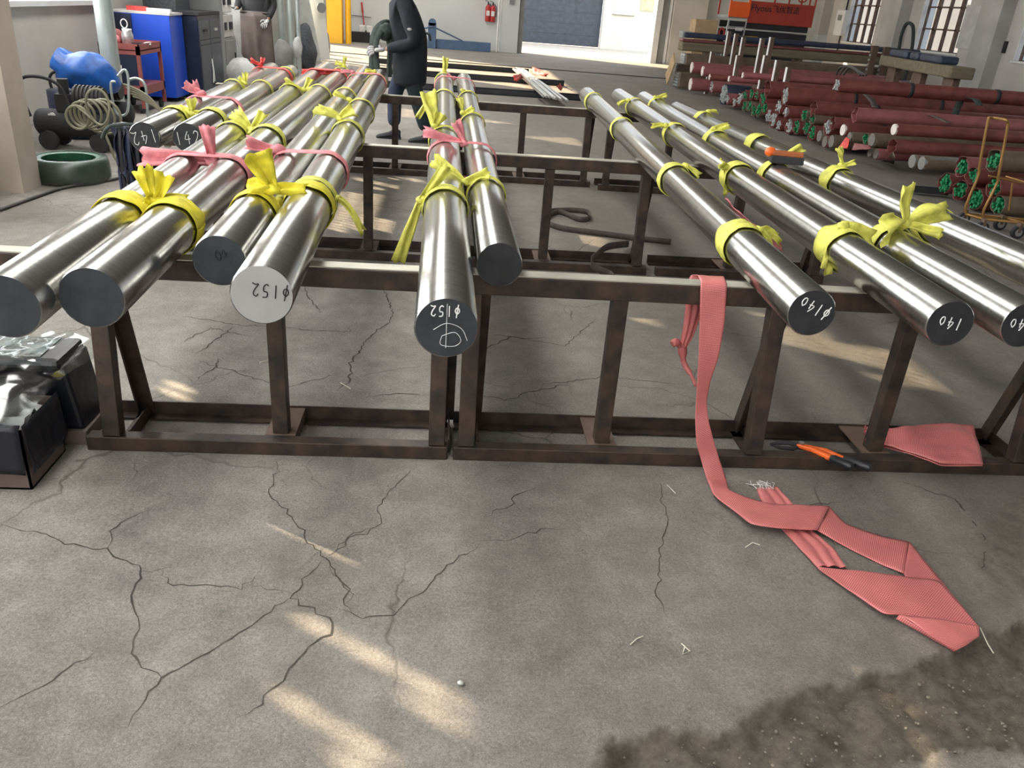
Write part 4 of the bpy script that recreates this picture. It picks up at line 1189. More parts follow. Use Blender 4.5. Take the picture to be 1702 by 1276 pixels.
# ------------------------------------------------------------------ the pile of wrapped bars along the right side
PILE_G = 'wrapped bar bundles in the long pile'
RELAX = {}
def hexpack(R, r):
    out = []
    k = int(R / r) + 2
    for i in range(-k, k + 1):
        for j in range(-k, k + 1):
            x, y = (2 * i + (j % 2)) * r, j * r * 1.732
            if math.hypot(x, y) + r <= R: out.append((x, y))
    return out
def wrapped(px, py, rv, kind, wrap, label, right=None, L=5.6, x=4.75, ang=-24, rr=None, straps=(), name='bar_bundle', cat='bar bundle', floor_=False, rest=None):
    c = P(px, py, x=x)
    dep = pix(c)[2]
    r = rv * dep / F
    if (px, py) in RELAX:
        yy, zz, r = RELAX[(px, py)]
        c.y, c.z = yy, zz
    if c.z < r: c.z = r
    if right:
        q = P(right[0], right[1], z=c.z)
        d = (q - c)
        L = min(L, d.length) if right[2:] else L
        d = d.normalized()
    else:
        d = V((math.cos(math.radians(ang)), math.sin(math.radians(ang)), 0))
    d.z = 0
    d.normalize()
    s, u = V((-d.y, d.x, 0)), V((0, 0, 1))
    root = thing(name, label, cat, tuple(c - V((0, 0, r))), PILE_G)
    if rest and c.z > r + .02:
        for kk, tt in enumerate((.5, min(L - .4, 3.4))):
            q = c + d * tt
            tag(MB().box((q.x - .04, q.y - .12, 0), (q.x + .04, q.y + .12, c.z - r - .004)).build('trestle', m_rust), 'rusty trestle under the %s end of the %s' % (('near', 'far')[kk], rest), 'trestle', 'trestles inside the pile')
    # wrap with a wavy open rim
    n = 26
    rows = []
    for i, t in enumerate((0, .01, .05, .3, .34, 1.2, 2.4, L - .3, L)):
        row = []
        for k in range(n + 1):
            a = 2 * math.pi * (k % n) / n
            rim = .03 * noise.noise(V((math.cos(a) * 2, math.sin(a) * 2, px * .37))) if i < 2 else 0
            q = r * (1 + .05 * noise.noise(V((math.cos(a), math.sin(a), t * 1.5 + px))) + (.03 if i < 2 else 0))
            if i == 4: q *= .985
            row.append(c + d * (t + rim) + (s * math.cos(a) + u * math.sin(a)) * q)
        rows.append(row)
    MB().sheet(rows).build('wrap', wrap, root, thick=.003)
    if kind in ('g', 'w'):
        rq = rr or (.014 if r > .07 else .011)
        b = MB()
        for hx, hy in hexpack(r * .95, rq):
            p = c + s * hx + u * hy + d * (rnd.uniform(-.02, .035))
            b.cyl(p, p + d * .9, rq * .96, n=7, caps=(1, 0), smooth=False)
        tag(b.build('rods', m_green if kind == 'g' else m_silver, root), 'green painted rod ends' if kind == 'g' else 'pale rod ends', kind='stuff')
    elif kind in ('d', 'b'):
        MB().cyl(c - d * .012, c + d * .6, r * .93, n=28).build('bar_end', m_disc if kind == 'd' else m_gdisc, root)
    elif kind == 's':
        MB().cyl(c - d * .015, c + d * L, r * 1.015, n=28).build('bar', m_alu, root)
    for t in straps:
        MB().cyl(c + d * t, c + d * (t + .05), r * 1.05, n=26, caps=(0, 0)).build('strap', m_blackm, root, thick=.004)
    return root
GB = [  # the near heap behind the trolley
    (1570, 304.5, 17, 'g', m_film_r, 'green-ended bundle furthest left on the floor of the heap behind the trolley'),
    (1595.5, 316, 17, 'g', m_film_r, 'green-ended floor bundle just left of the trolley frame'),
    (1620, 331, 18, 'g', m_film_r, 'green-ended floor bundle seen low inside the trolley frame'),
    (1659, 341, 16, 'g', m_film_b, 'green-ended bundle at the bottom right, behind the trolley deck'),
    (1598, 277, 17, 'g', m_film_p, 'green-ended bundle topping the left side of the trolley heap'),
    (1615, 292, 14, 'g', m_film_r, 'small green-ended bundle wedged between larger ones beside the trolley'),
    (1651, 311, 18, 'g', m_film_r, 'green-ended bundle in the second layer behind the trolley rails'),
    (1650, 267, 18, 'g', m_film_b, 'topmost green-ended bundle framed by the trolley handle')]
MIDB = [
    (1204, 158, 17, 'w', m_film_k, 'blue-wrapped bundle with pale rod ends at the far end of the pile'),
    (1208, 163, 9, 'w', m_film_p, 'small pale-ended bundle beside the blue-wrapped one'),
    (1220, 170, 8, 'w', m_film_r, 'pale-ended floor bundle, first of the red ones from the far end'),
    (1229, 164, 12, 'w', m_film_r, 'tall pale-ended bundle left of the green ends'),
    (1238, 159, 9, 'g', m_film_r, 'green-ended bundle on top, leftmost of the far green group'),
    (1249, 156, 9, 'g', m_film_r, 'green-ended bundle on top, second of the far green group'),
    (1258, 158, 8, 'g', m_film_r, 'green-ended bundle on top, third of the far green group'),
    (1237, 176, 9, 'g', m_film_b, 'green-ended floor bundle, leftmost of the far green group'),
    (1245, 176, 9, 'g', m_film_b, 'green-ended floor bundle, second of the far green group'),
    (1252, 184, 9, 'g', m_film_b, 'green-ended floor bundle, third of the far green group'),
    (1261, 183, 11, 'g', m_film_b, 'largest green-ended floor bundle of the far green group'),
    (1268, 164, 11, 'g', m_film_r, 'green-ended bundle on top, rightmost of the far green group'),
    (1270.5, 180, 10, 'g', m_film_r, 'green-ended bundle low beside the first white-ended floor bundle'),
    (1277, 192, 11, 'w', m_film_r, 'white-ended floor bundle just right of the far green group'),
    (1285, 199, 13, 'w', m_film_r, 'white-ended floor bundle below the big hollow-ended roll'),
    (1294, 209, 10, 'w', m_film_r, 'half-hidden white-ended floor bundle in red film'),
    (1294, 178, 12, 'w', m_film_r, 'white-ended bundle in the second layer under the black-ended roll'),
    (1306, 186, 11, 'w', m_film_r, 'white-ended second-layer bundle just left of the black-ended roll lower edge'),
    (1311, 209, 13, 'w', m_film_r, 'large white-ended floor bundle left of the green pair'),
    (1324, 211, 12, 'g', m_film_r, 'green-ended floor bundle beside the large white-ended one'),
    (1337, 192, 10, 'g', m_film_b, 'green-ended bundle high in the middle of the pile'),
    (1350, 198, 9, 'g', m_film_b, 'green-ended bundle high beside the white-ended roll'),
    (1340, 212, 11, 'g', m_film_b, 'green-ended floor bundle in brown film, mid pile'),
    (1349, 221, 13, 'g', m_film_r, 'bright green-ended floor bundle, last of the middle group'),
    (1363, 226, 10, 'b', m_film_b, 'grey solid bar end low beside the bright green bundle'),
    (1375, 211, 14, 'w', m_film_r, 'white-ended roll in red film with a pale sticker on top'),
    (1372, 235, 10, 'b', m_film_p, 'pinkish wrapped bar on the floor below the white-ended roll'),
    (1383, 235, 11, 'b', m_film_b, 'grey bar end on the floor left of the red flap'),
    (1402, 216, 10, 'd', m_film_r, 'red wrapped bar with a clean white disc end, left one'),
    (1413, 228, 9, 'b', m_film_b, 'grey-ended bar just below the left white disc'),
    (1438, 231, 9, 'g', m_film_b, 'single bar with a faded green end at mid pile'),
    (1450, 233, 12, 'b', m_film_b, 'brown film bar with a ragged grey end'),
    (1487, 215, 10, 'd', m_film_r, 'red wrapped bar with a clean white disc end, right one'),
    (1482, 243, 12, 'o', m_film_r, 'hollow end of loose red film round a long bar'),
    (1447, 253, 8, 'b', m_film_b, 'small grey bar end under the ragged one, left'),
    (1457, 256, 9, 'b', m_film_p, 'small grey bar end under the ragged one, right'),
    (1518, 268, 11, 's', m_film_b, 'bare silver bar on the floor, left of the bare pair'),
    (1534, 271, 11, 's', m_film_b, 'bare silver bar on the floor, right of the bare pair')]
def relax(items):
    st = []
    for g in items:
        c = P(g[0], g[1], x=4.75)
        r = g[2] * .95 * pix(c)[2] / F
        st.append([c.y, max(c.z, r), r])
    for it in range(120):
        for i in range(len(st)):
            for j in range(i):
                a, b = st[i], st[j]
                dy, dz = a[0] - b[0], a[1] - b[1]
                d = math.hypot(dy, dz) or 1e-6
                o = (a[2] + b[2]) * 1.03 - d
                if o > 0:
                    a[0] += dy / d * o * .3; a[1] += dz / d * o * .15
                    b[0] -= dy / d * o * .3; b[1] -= dz / d * o * .15
        for a in st: a[1] = max(a[1], a[2])
    for g, a in zip(items, st): RELAX[(g[0], g[1])] = tuple(a)
relax(GB + MIDB)
for g in GB: wrapped(*g, ang=3)
for g in MIDB: wrapped(*g, ang=1)
# the big rolls lying over them
wrapped(1305, 159, 15, 'w', m_film_r, 'thick black and white ended roll running along the top of the pile', ang=-3, straps=(.95, 2.2))
wrapped(1275, 148, 13, 'o', m_film_r, 'thick red roll with a dark hollow end behind the black-ended roll', ang=-3, straps=(1.1,))
wrapped(1390, 141, 11, 'w', m_film_r, 'upper red roll with a torn black end in the middle of the pile', ang=-3, straps=(.9, 2.0))
wrapped(1352, 180, 12, 'o', m_film_r, 'long red roll in the middle layer above the green ends', ang=-3, straps=(.8,))
wrapped(1384, 205, 10, 'o', m_film_r, 'long red roll above the right white disc', ang=-3, straps=(.6,))
wrapped(1420, 191, 12, 'o', m_film_p, 'dusty red roll below the webbing sling', ang=-3)
wrapped(1235, 125, 5, 'd', m_film_p, 'thin pink-red pipe, upper of two reaching the far wall', ang=-4, rest='upper thin pink pipe')
wrapped(1212, 131, 5, 'd', m_film_p, 'thin pink-red pipe, lower of two reaching the far wall', ang=-4, rest='lower thin pink pipe')
wrapped(1180, 128, 5, 'd', m_film_r, 'thin dark red pipe lying in front of the stanchions', ang=-2, L=4, rest='dark red pipe')
wrapped(1168, 118, 8, 'd', m_film_p, 'pink-red bundle of pipes between the brown stacks', ang=-2, L=4, rest='pink pipe bundle')
wrapped(1150, 112, 9, 'd', m_film_p, 'pink wrapped bundle above the brown bale', ang=-2, L=4, rest='pink wrapped bundle')
wrapped(1148, 140, 10, 'd', m_film_p, 'pink wrapped bundle low beside the brown bale', ang=0, L=3.5)
wrapped(1183, 144, 9, 'w', m_film_p, 'pale-ended bundle beside the blue-wrapped one at floor level', ang=0, L=3.5)
# square bales and timbers of the far stack
def bale(a, b, zc, h, w, mat, label, name='wrapped_bale', rows_=0, cat='bale', L=5.2):
    A_ = P(a[0], a[1], x=4.75)
    B_ = P(b[0], b[1], z=A_.z)
    d = V((1, .02, 0)).normalized()
    B_ = A_ + d * L
    o = thing(name, label, cat, tuple((A_ + B_) / 2), 'bales of the far stack')
    b_ = MB().bar(A_, B_, w, h)
    b_.build('wrap', mat, o, bevel=.03)
    if name == 'timber_bale':
        for kk, tt in enumerate((.6, 2.6, 4.7)):
            q = A_ + d * tt
            tag(MB().box((q.x - .05, q.y - .16, 0), (q.x + .05, q.y + .16, A_.z - h / 2 - .002)).build('trestle', m_rust), 'rusty trestle under the long timber bale, %s along it' % ('first', 'second', 'third')[kk], 'trestle', 'trestles inside the pile')
    if rows_:
        e = MB()
        s = V((-d.y, d.x, 0))
        for i in range(rows_):
            for j in range(rows_):
                p = A_ + s * ((i + .5) / rows_ - .5) * w * .9 + V((0, 0, ((j + .5) / rows_ - .5) * h * .9))
                e.cyl(p - d * .03, p + d * .2, w * .40 / rows_, n=7, smooth=False)
        tag(e.build('rods', m_silver, o), 'pale rod ends', kind='stuff')
    return o
bale((1125, 131), (1300, 143), 0, .32, .34, m_film_b, 'brown film bale with knobbly pale ends at the corner of the pile', rows_=5)
bale((1123, 112), (1280, 122), 0, .16, .34, m_film_b, 'flatter brown bale lying on the corner bale', rows_=4)
bale((1136, 97), (1300, 108), 0, .20, .34, m_film_b, 'grey brown bale in the middle of the far stack', rows_=4)
bale((1130, 76), (1600, 121), 0, .17, .32, m_timber, 'long dull yellow timber bale across the top of the stack', 'timber_bale')
bale((1131, 66), (1585, 108), 0, .05, .30, m_film_p, 'thin purple-red film layer on the timber bale')
bale((1134, 57), (1575, 99), 0, .10, .30, m_film_k, 'row of dark blue film bundles topping the stack', rows_=4)
tag(MB().bar(P(1108, 132, x=4.6), P(1121, 97, x=4.6), .03, .30, (0, 1, 0)).build('plywood_sheet', m_crate), 'pale plywood sheet leaning at the corner of the far stack', 'board')
STN = [(1237, 78, 62), (1268, 96, 64), (1284, 84, 62), (1312, 132, 112), (1225, 70, 56), (1213, 62, 52), (1274, 115, 92), (1294, 118, 100), (1185, 105, 86), (1228, 110, 92)]
for i, (px, y0, y1) in enumerate(STN):
    q = P(px, y1, x=5.6 if y0 < 100 else 5.2)
    lab = ['rusty stanchion with a bright edge, third from the left above the pile', 'dark stanchion in the gap of the timber bale', 'bright-edged stanchion right of the gap', 'brown stanchion standing in front of the red pipes', 'short pale stanchion below the lift ladder', 'pale stanchion leftmost beside the blue film',
           'pale hook post in the gap below the timber', 'short pale post right of the gap', 'pale post at the end of the middle brown bale', 'pale post behind the upper pink bundle'][i]
    s_ = thing('stanchion', lab, 'post', (q.x, q.y, 0), 'stanchions of the far stack')
    MB().box((q.x - .035, q.y - .03, 0), (q.x + .035, q.y + .03, q.z)).build('post', m_rust, s_)
    MB().box((q.x - .045, q.y - .034, 0), (q.x - .035, q.y + .034, q.z)).build('bright_edge', m_white, s_)
for i, (px, y1, y0) in enumerate([(1455, 76, 104), (1475, 78, 108)]):
    q = P(px, y1, x=8.6 + .3 * i)
    s_ = thing('stanchion', ['rusty notched stanchion left of the leaning hoop', 'rusty notched stanchion right end of the timber'][i], 'post', (q.x, q.y, 0), 'stanchions of the far stack')
    MB().box((q.x - .06, q.y - .05, 0), (q.x + .06, q.y + .05, q.z)).build('post', m_rust, s_)
    nt_ = MB()
    for k in range(8): nt_.box((q.x - .075, q.y - .03, .3 + k * .09), (q.x - .06, q.y + .03, .34 + k * .09))
    nt_.build('notched_edge', m_silver, s_)
# flaps of film, slings and the hoop on the pile
fl_ = MB()
band(fl_, [P(1406, 228, x=4.7), P(1398, 240, x=4.66), P(1392, 247, x=4.64)], [P(1412, 232, x=4.7), P(1410, 242, x=4.66), P(1408, 248, x=4.64)], 8, 6, wr=.02, seed=31)
tag(fl_.build('film_flap', m_red, thick=.003), 'bright red film flap hanging by the grey bar end', 'film')
fl_ = MB()
band(fl_, [P(1420, 238, x=4.7), P(1447, 242, x=4.68)], [P(1416, 250, x=4.62), P(1446, 248, x=4.62)], 8, 6, wr=.02, seed=32)
tag(fl_.build('film_flap', m_film_p, thick=.003), 'pink film flap lying under the faded green end', 'film')
fl_ = MB()
band(fl_, [P(1484, 254, x=4.7), P(1465, 269, z=.012)], [P(1488, 262, x=4.7), P(1486, 273, z=.012)], 8, 6, wr=.02, seed=33)
tag(fl_.build('film_flap', m_film_b, thick=.003), 'torn brown film corner touching the floor below the hollow end', 'film')
q0 = P(1418, 148, x=5.6)
o = ribbon([P(1415, 150, x=5.8), P(1426, 149, x=5.6), P(1440, 158, x=5.4), P(1450, 168, x=5.3), P(1454, 178, x=5.2)], .07, m_slingb, 'webbing_sling', thick=.008)
tag(o, 'black webbing sling draped over the black-ended roll', 'sling')
o = ribbon([P(1585, 196, x=6.2), P(1596, 170, x=6.4), P(1608, 163, x=6.4), P(1622, 166, x=6.3), P(1628, 175, x=6.2)], .08, m_sling, 'webbing_sling', thick=.008)
tag(o, 'green webbing sling arched over the rolls near the right edge', 'sling')
o = ribbon([P(1535, 187, x=5.7), P(1552, 193, x=5.6), P(1566, 199, x=5.55), P(1576, 204, x=5.5)], .06, m_slingb, 'webbing_sling', thick=.008)
tag(o, 'dark sling trailing over the dusty red roll', 'sling')
o = ribbon([P(1482, 144, x=6.2), P(1490, 141, x=6.2), P(1502, 145, x=6.1), P(1512, 148, x=6.1), P(1520, 153, x=6.0)], .06, m_slingb, 'webbing_sling', thick=.008)
tag(o, 'brown sling loop lying on the upper red roll', 'sling')
hp = MB()
for k in range(3):
    hp.tube(curve([P(1390 + k * 6, 124, x=6.6), P(1396 + k * 7, 113, x=6.6), P(1408 + k * 4, 110, x=6.6), P(1422 + k * 3, 116 + k, x=6.6), P(1430 + k * 5, 125, x=6.6)], 6), .02, 6)
tag(hp.build('rope_loops', m_hosedk), 'black rope loops lying between the timber and the red pipes', 'rope')
tag(MB().tube(curve([V((9.3, P(1493, 86, x=9.3).y, .3)), P(1493, 86, x=9.3), P(1498, 60, x=9.3), P(1505, 42, x=9.3), P(1513, 39, x=9.3), P(1518, 50, x=9.3), P(1514, 90, x=9.3), V((9.3, P(1514, 90, x=9.3).y, .3))], 8), .035, 8).build('hoop', m_sling), 'tall dark hoop of hose standing on the pile before the right wall', 'hose')
o = thing('channel_beam', 'short black steel channel on the floor in front of the green-ended heap', 'channel', tuple(P(1540, 318, z=0)))
qa, qb = P(1514, 317, z=.03), P(1572, 322, z=.03)
MB().bar(qa, qb, .10, .008).build('web', m_blackm, o)
dq = (qb - qa).normalized(); sq = V((-dq.y, dq.x, 0))
for sg in (-1, 1): MB().bar(qa + sq * .05 * sg + V((0, 0, .02)), qb + sq * .05 * sg + V((0, 0, .02)), .008, .05).build('flange', m_blackm, o)

# ------------------------------------------------------------------ trolley
tr = thing('platform_trolley', 'rusty orange tube trolley with a tall handle by the green-ended heap', 'trolley', tuple(P(1650, 372, z=0)))
hA, hB = P(1606, 356, z=.10), P(1634, 364, z=.10)
up_ = V((0, 0, 1))
dx_ = (hB - hA).normalized()
MB().tube(curve([hA, P(1605, 345, y=hA.y), P(1610, 330, y=hA.y), P(1626, 292, y=hA.y), P(1629, 270, y=hA.y), P(1642, 202, y=hA.y), P(1645, 196, y=hA.y), P(1652, 196, y=hA.y), P(1671, 199, y=hB.y), P(1675, 204, y=hB.y), P(1674, 215, y=hB.y), P(1660, 290, y=hB.y), P(1657, 305, y=hB.y), P(1637, 345, y=hB.y), P(1634, 356, y=hB.y), hB], 6), .011, 8).build('handle', m_goldt, tr)
dk = V((.62, -.12, 0))
MB().tube([hA, hB, hB + dk, hA + dk, hA, hA + dk * .5, hB + dk * .5], .012, 8).build('deck_frame', m_goldt, tr)
MB().tube([P(1643, 292, y=hA.y), P(1700, 304, y=hA.y - .05)], .008, 6).tube([P(1672, 293, y=hB.y + .3), P(1715, 306, y=hB.y + .1)], .008, 6).tube([P(1683, 304, y=hB.y), P(1677, 350, y=hB.y)], .008, 6).build('side_rail', m_goldt, tr)
for k, (px, py) in enumerate([(1601, 363), (1632, 379), (1662, 372), (1691, 386)]):
    w_ = P(px, py, z=.05)
    cw = MB().cyl(w_ + V((-.0, -.016, 0)), w_ + V((0, .016, 0)), .05, n=18).build('caster', m_rubber, tr)
    MB().cyl(w_ + V((0, -.02, 0)), w_ + V((0, .02, 0)), .03, n=12).build('hub', m_alu, cw)
    MB().box((w_.x - .012, w_.y - .022, w_.z), (w_.x + .012, w_.y + .022, w_.z + .075)).build('fork', m_rust, cw)

# ------------------------------------------------------------------ scissor lift
lf = thing('scissor_lift', 'orange and black folded scissor lift against the back wall', 'lift', (7.5, 21.2, 0))
x0, x1, y0, y1 = 6.55, 8.62, 20.8, 21.7
MB().box((x0 + .05, y0 + .05, .12), (x1 - .05, y1 - .05, .62)).build('chassis', m_blackm, lf, bevel=.02)
for k in range(4):
    z = .66 + k * .19
    MB().box((x0 + .06, y0 + .02, z), (x1 - .06, y0 + .07, z + .15)).box((x0 + .06, y1 - .07, z), (x1 - .06, y1 - .02, z + .15)).build('scissor_arm', m_blackm, lf, bevel=.008)
    if k < 3: MB().cyl((x0 + .22, y0 - .0, z + .17), (x0 + .38, y0 - .0, z + .17), .045, n=12).build('pin', m_white, lf)
    MB().box((x0 + .42, y0 + .012, z + .155), (x1 - .1, y0 + .03, z + .17)).build('edge_strip', m_alu, lf)
MB().box((x0 + .48, y0 + .010, .98), (x0 + .80, y0 + .019, 1.07)).build('warning_label', m_label, lf)
MB().box((x1 - .42, y0 + .010, .80), (x1 - .20, y0 + .019, .90)).build('warning_label', m_label, lf)
MB().box((x0 + .72, y0 + .010, .84), (x0 + .84, y0 + .019, .89)).box((x0 + .94, y0 + .01, .84), (x0 + 1.16, y0 + .019, .89)).build('white_label', m_white, lf)
MB().box((x0, y0, 1.44), (x1, y1, 1.50)).build('platform', m_grey, lf)
MB().box((x0 + .46, y0 - .02, 1.36), (x1, y0, 1.84)).build('guard_panel', m_lred, lf, bevel=.01)
MB().box((x0 - .02, y0 - .025, 1.46), (x0 + .46, y0, 1.80)).build('end_panel', m_oran, lf, bevel=.01)
gr_ = MB()
for px in (x0, x0 + .45): gr_.bar((px, y0 - .01, 1.5), (px, y0 - .01, 2.55), .05, .05)
gr_.bar((x0, y0 - .01, 2.52), (x1, y0 - .01, 2.52), .05, .05)
gr_.build('guard_rail', m_oran, lf)
gr_ = MB()
for px in (x0 + 1.05, x0 + 1.40, x1 - .16, x1 - .02): gr_.bar((px, y0 - .01, 1.8), (px, y0 - .01, 2.5), .035, .035)
gr_.tube(curve([(x0 + 1.62, y0 - .01, 2.5), (x0 + 1.62, y0 - .01, 1.98), (x0 + 1.68, y0 - .01, 1.90), (x1 - .34, y0 - .01, 1.90), (x1 - .26, y0 - .01, 1.98), (x1 - .24, y0 - .01, 2.5)], 5), .018, 6)
for yy in (y1,): gr_.bar((x0, yy, 2.5), (x1, yy, 2.5), .04, .04).bar((x0, yy, 1.5), (x0, yy, 2.5), .04, .04).bar((x1, yy, 1.5), (x1, yy, 2.5), .04, .04)
gr_.build('mid_rail', m_lred, lf)
ld_ = MB()
for px in (x0 - .05, x0 + .38): ld_.bar((px, y0 - .05, .3), (px + .06, y0 - .03, 1.40), .03, .03)
for k in range(5): ld_.bar((x0 - .03, y0 - .045, .45 + k * .2), (x0 + .40, y0 - .045, .45 + k * .2), .025, .025)
ld_.build('ladder', m_alu, lf)
MB().tube(curve([(x0 - .16, y0 - .1, 1.0), (x0 - .2, y0 - .1, 1.12), (x0 - .14, y0 - .1, 1.2), (x0 - .08, y0 - .1, 1.12), (x0 - .1, y0 - .1, .98)], 5), .022, 7).build('towing_hook', m_redp, lf)
for k, (wx, wy) in enumerate([(x0 + .35, y0 + .1), (x1 - .35, y0 + .1), (x0 + .35, y1 - .1), (x1 - .35, y1 - .1)]):
    MB().cyl((wx, wy - .08, .16), (wx, wy + .08, .16), .16, n=18).build('wheel', m_rubber, lf)
def text(s, size, mat, parent, loc, rot=(math.pi / 2, 0, 0), name='lettering', ext=.003):
    cu = bpy.data.curves.new(name, 'FONT')
    cu.body = s
    cu.size = size
    cu.extrude = ext
    cu.materials.append(mat)
    t_ = bpy.data.objects.new(name, cu)
    COL.objects.link(t_)
    me = bpy.data.meshes.new_from_object(t_.evaluated_get(bpy.context.evaluated_depsgraph_get()))
    bpy.data.objects.remove(t_)
    o = bpy.data.objects.new(name, me)
    COL.objects.link(o)
    o.parent = parent
    o.location = V(loc) - V(ORG.get(parent.name, (0, 0, 0)))
    o.rotation_euler = rot
    return o
text('Flyous', .20, m_blackm, lf, (x0 + .50, y0 - .024, 1.63))
text('飞优智造', .17, m_blackm, lf, (x0 + 1.02, y0 - .024, 1.64))
tag(MB().box((5.72, 20.6, .0), (6.26, 21.1, 1.36)).build('plywood_crate', m_crate, bevel=.01), 'tan crate standing left of the scissor lift', 'crate')
tag(MB().box((8.75, 20.6, 0), (8.98, 20.9, 1.22)).build('pale_board', m_offw), 'pale board standing upright right of the scissor lift', 'board')
# things on the right wall
q = P(1397, 38, x=XR - .12)
mb_ = thing('meter_box', 'pale electric meter box with a conduit on the right wall', 'meter box', tuple(q))
MB().box((q.x - .05, q.y - .25, q.z - .32), (XR, q.y + .25, q.z + .32)).build('case', m_white, mb_, bevel=.02)
MB().box((q.x - .06, q.y - .12, q.z + .06), (q.x - .05, q.y + .12, q.z + .2)).build('meter_window', m_grey, mb_)
MB().tube([(XR - .04, q.y, q.z + .3), (XR - .04, q.y - .02, 4.6)], .02, 6).tube([(XR - .04, q.y, q.z - .3), (XR - .04, q.y, .6)], .02, 6).build('conduit', m_blackm, mb_)
q = P(1665, 78, x=XR - .03)
o = thing('switch_plate', 'small black switch plate on the right wall', 'switch', tuple(q))
MB().box((q.x, q.y - .13, q.z - .11), (XR, q.y + .13, q.z + .11)).build('plate', m_blackm, o, bevel=.01)
MB().box((q.x - .012, q.y - .04, q.z - .05), (q.x, q.y + .04, q.z + .05)).build('rocker', m_grey, o)
q = P(1608, 45, x=XR - .05)
tag(MB().box((q.x, q.y - .28, q.z - .42), (XR, q.y + .24, q.z + .42)).build('panel_cover', m_offw, bevel=.01), 'pale blank panel beside the middle right window', 'panel')

# ------------------------------------------------------------------ skids and thin tubes on the far floor
for k, (y, lab) in enumerate([(19.0, 'furthest dark steel skid on the far floor'), (16.65, 'middle dark steel skid on the far floor'), (14.15, 'nearest dark steel skid under the thin tubes')]):
    o = thing('floor_skid', lab, 'skid', (.5, y, 0), 'low skids on the far floor')
    MB().box((-1.6, y, 0), (2.2 if k else 1.7, y + .10, .012)).box((-1.6, y, 0), (2.2 if k else 1.7, y + .012, .10)).box((-1.6, y, .09), (2.2 if k else 1.7, y + .10, .10)).build('channel', m_blackm, o)
tag(MB().bar(P(546, 86, z=.008), P(1113, 131, z=.008), .06, .016).build('floor_rail', m_blackm), 'thin dark rail crossing the far floor before the doorway', 'rail')
ORDS = 'first second third fourth fifth sixth seventh eighth ninth tenth eleventh twelfth thirteenth fourteenth fifteenth'.split()
for k in range(15):
    a = P(853 + k * 1.9, 113 + .6 * k + rnd.uniform(-3, 2), z=.14 + .03 * (k % 3))
    b = P(903 + k * 2.9 + rnd.uniform(-3, 3), 160 + .5 * k, z=.135 + .03 * (k % 3))
    o = MB().cyl(a, b, .019, n=10)
    o = o.build('thin_tube', m_alu)
    tag(o, 'thin bright tube, %s from the left in the fanned bunch on the skids' % ORDS[k], 'tube', 'thin tubes fanned out on the far skids')
for k, (L_, R_, lb) in enumerate([([(851, 128), (866, 124)], [(858, 137), (872, 128)], 'red film scrap left of the thin tubes'), ([(884, 112), (900, 117), (912, 125)], [(886, 122), (898, 126), (908, 128)], 'red film sheet right of the thin tubes'), ([(924, 146), (932, 140)], [(932, 152), (935, 147)], 'red film scrap tied at the near end of the thin tubes')]):
    f_ = MB()
    band(f_, [P(*q, z=.22) for q in L_], [P(*q, z=.15) for q in R_], 10, 6, wr=.06, seed=41 + k)
    tag(f_.build('film_scrap', m_red, thick=.004), lb, 'film')

# ------------------------------------------------------------------ the left side
# shelf with a printed carton at the left edge
sh_ = thing('parts_shelf', 'dark blue steel shelf post and boards at the left edge', 'shelf', (-3.1, 5.1, 0))
MB().box((-2.86, 5.24, 0), (-2.82, 5.28, 1.9)).build('post', m_bluedk, sh_)
MB().box((-3.6, 5.24, 0), (-3.56, 5.28, 1.9)).build('post', m_bluedk, sh_)
for z in (.52, 1.1): MB().box((-3.6, 4.85, z), (-2.82, 5.28, z + .03)).build('shelf_board', m_bluedk, sh_)
ct = thing('printed_carton', 'white printed carton with a yellow foot under the blue shelf', 'box', (-3.1, 5.0, 0))
MB().box((-3.3, 4.92, .0), (-2.87, 5.22, .40)).build('carton', m_offw, ct, bevel=.006)
MB().box((-3.302, 4.918, .0), (-2.868, 5.222, .10)).build('yellow_foot', m_label, ct)
text('al 25', .10, m_blackm, ct, (-2.866, 4.95, .29), (math.pi / 2, 0, math.pi / 2))
for k in range(4): MB().box((-2.869, 4.95, .24 - k * .03), (-2.866, 5.18 - .03 * (k % 2), .246 - k * .03)).build('print_line', m_blackm, ct)
tag(MB().box((-3.5, 4.9, .551), (-2.95, 5.2, .85)).build('tan_box', m_crate, bevel=.01), 'tan box on the blue shelf at the left edge', 'box')
# strapping coil
tb = thing('strapping_coil', 'green strapping coil wrapped in cloudy film beside the pier', 'coil', (-2.77, 6.24, 0))
MB().lathe((-2.77, 6.24, 0), [(.18, .16), (.18, .01), (.25, .01), (.262, .03), (.262, .13), (.25, .162), (.20, .165), (.18, .16)], 32).build('coil', m_tub, tb)
MB().lathe((-2.77, 6.24, 0), [(.266, .005), (.272, .06), (.268, .12), (.255, .17), (.215, .172)], 40).build('cloudy_film', clear('cloudy film', (.50, .56, .53), .12, .4), tb)
fl_ = MB()
band(fl_, [P(140, 282, z=.06), P(156, 284, z=.04)], [P(142, 292, z=.02), P(155, 295, z=.01)], 8, 6, wr=.03, seed=51)
fl_.build('loose_film', m_bag, tb, thick=.002)
tag(MB().tube(curve([G(0, 352) + V((0, 0, .012)), G(60, 330) + V((0, 0, .012)), G(105, 315) + V((0, 0, .012)), G(165, 305) + V((0, 0, .012)), G(200, 298) + V((0, 0, .012))], 8), .011, 6).build('floor_cable', m_hosedk), 'dark cable running over the floor past the printed carton', 'cable')
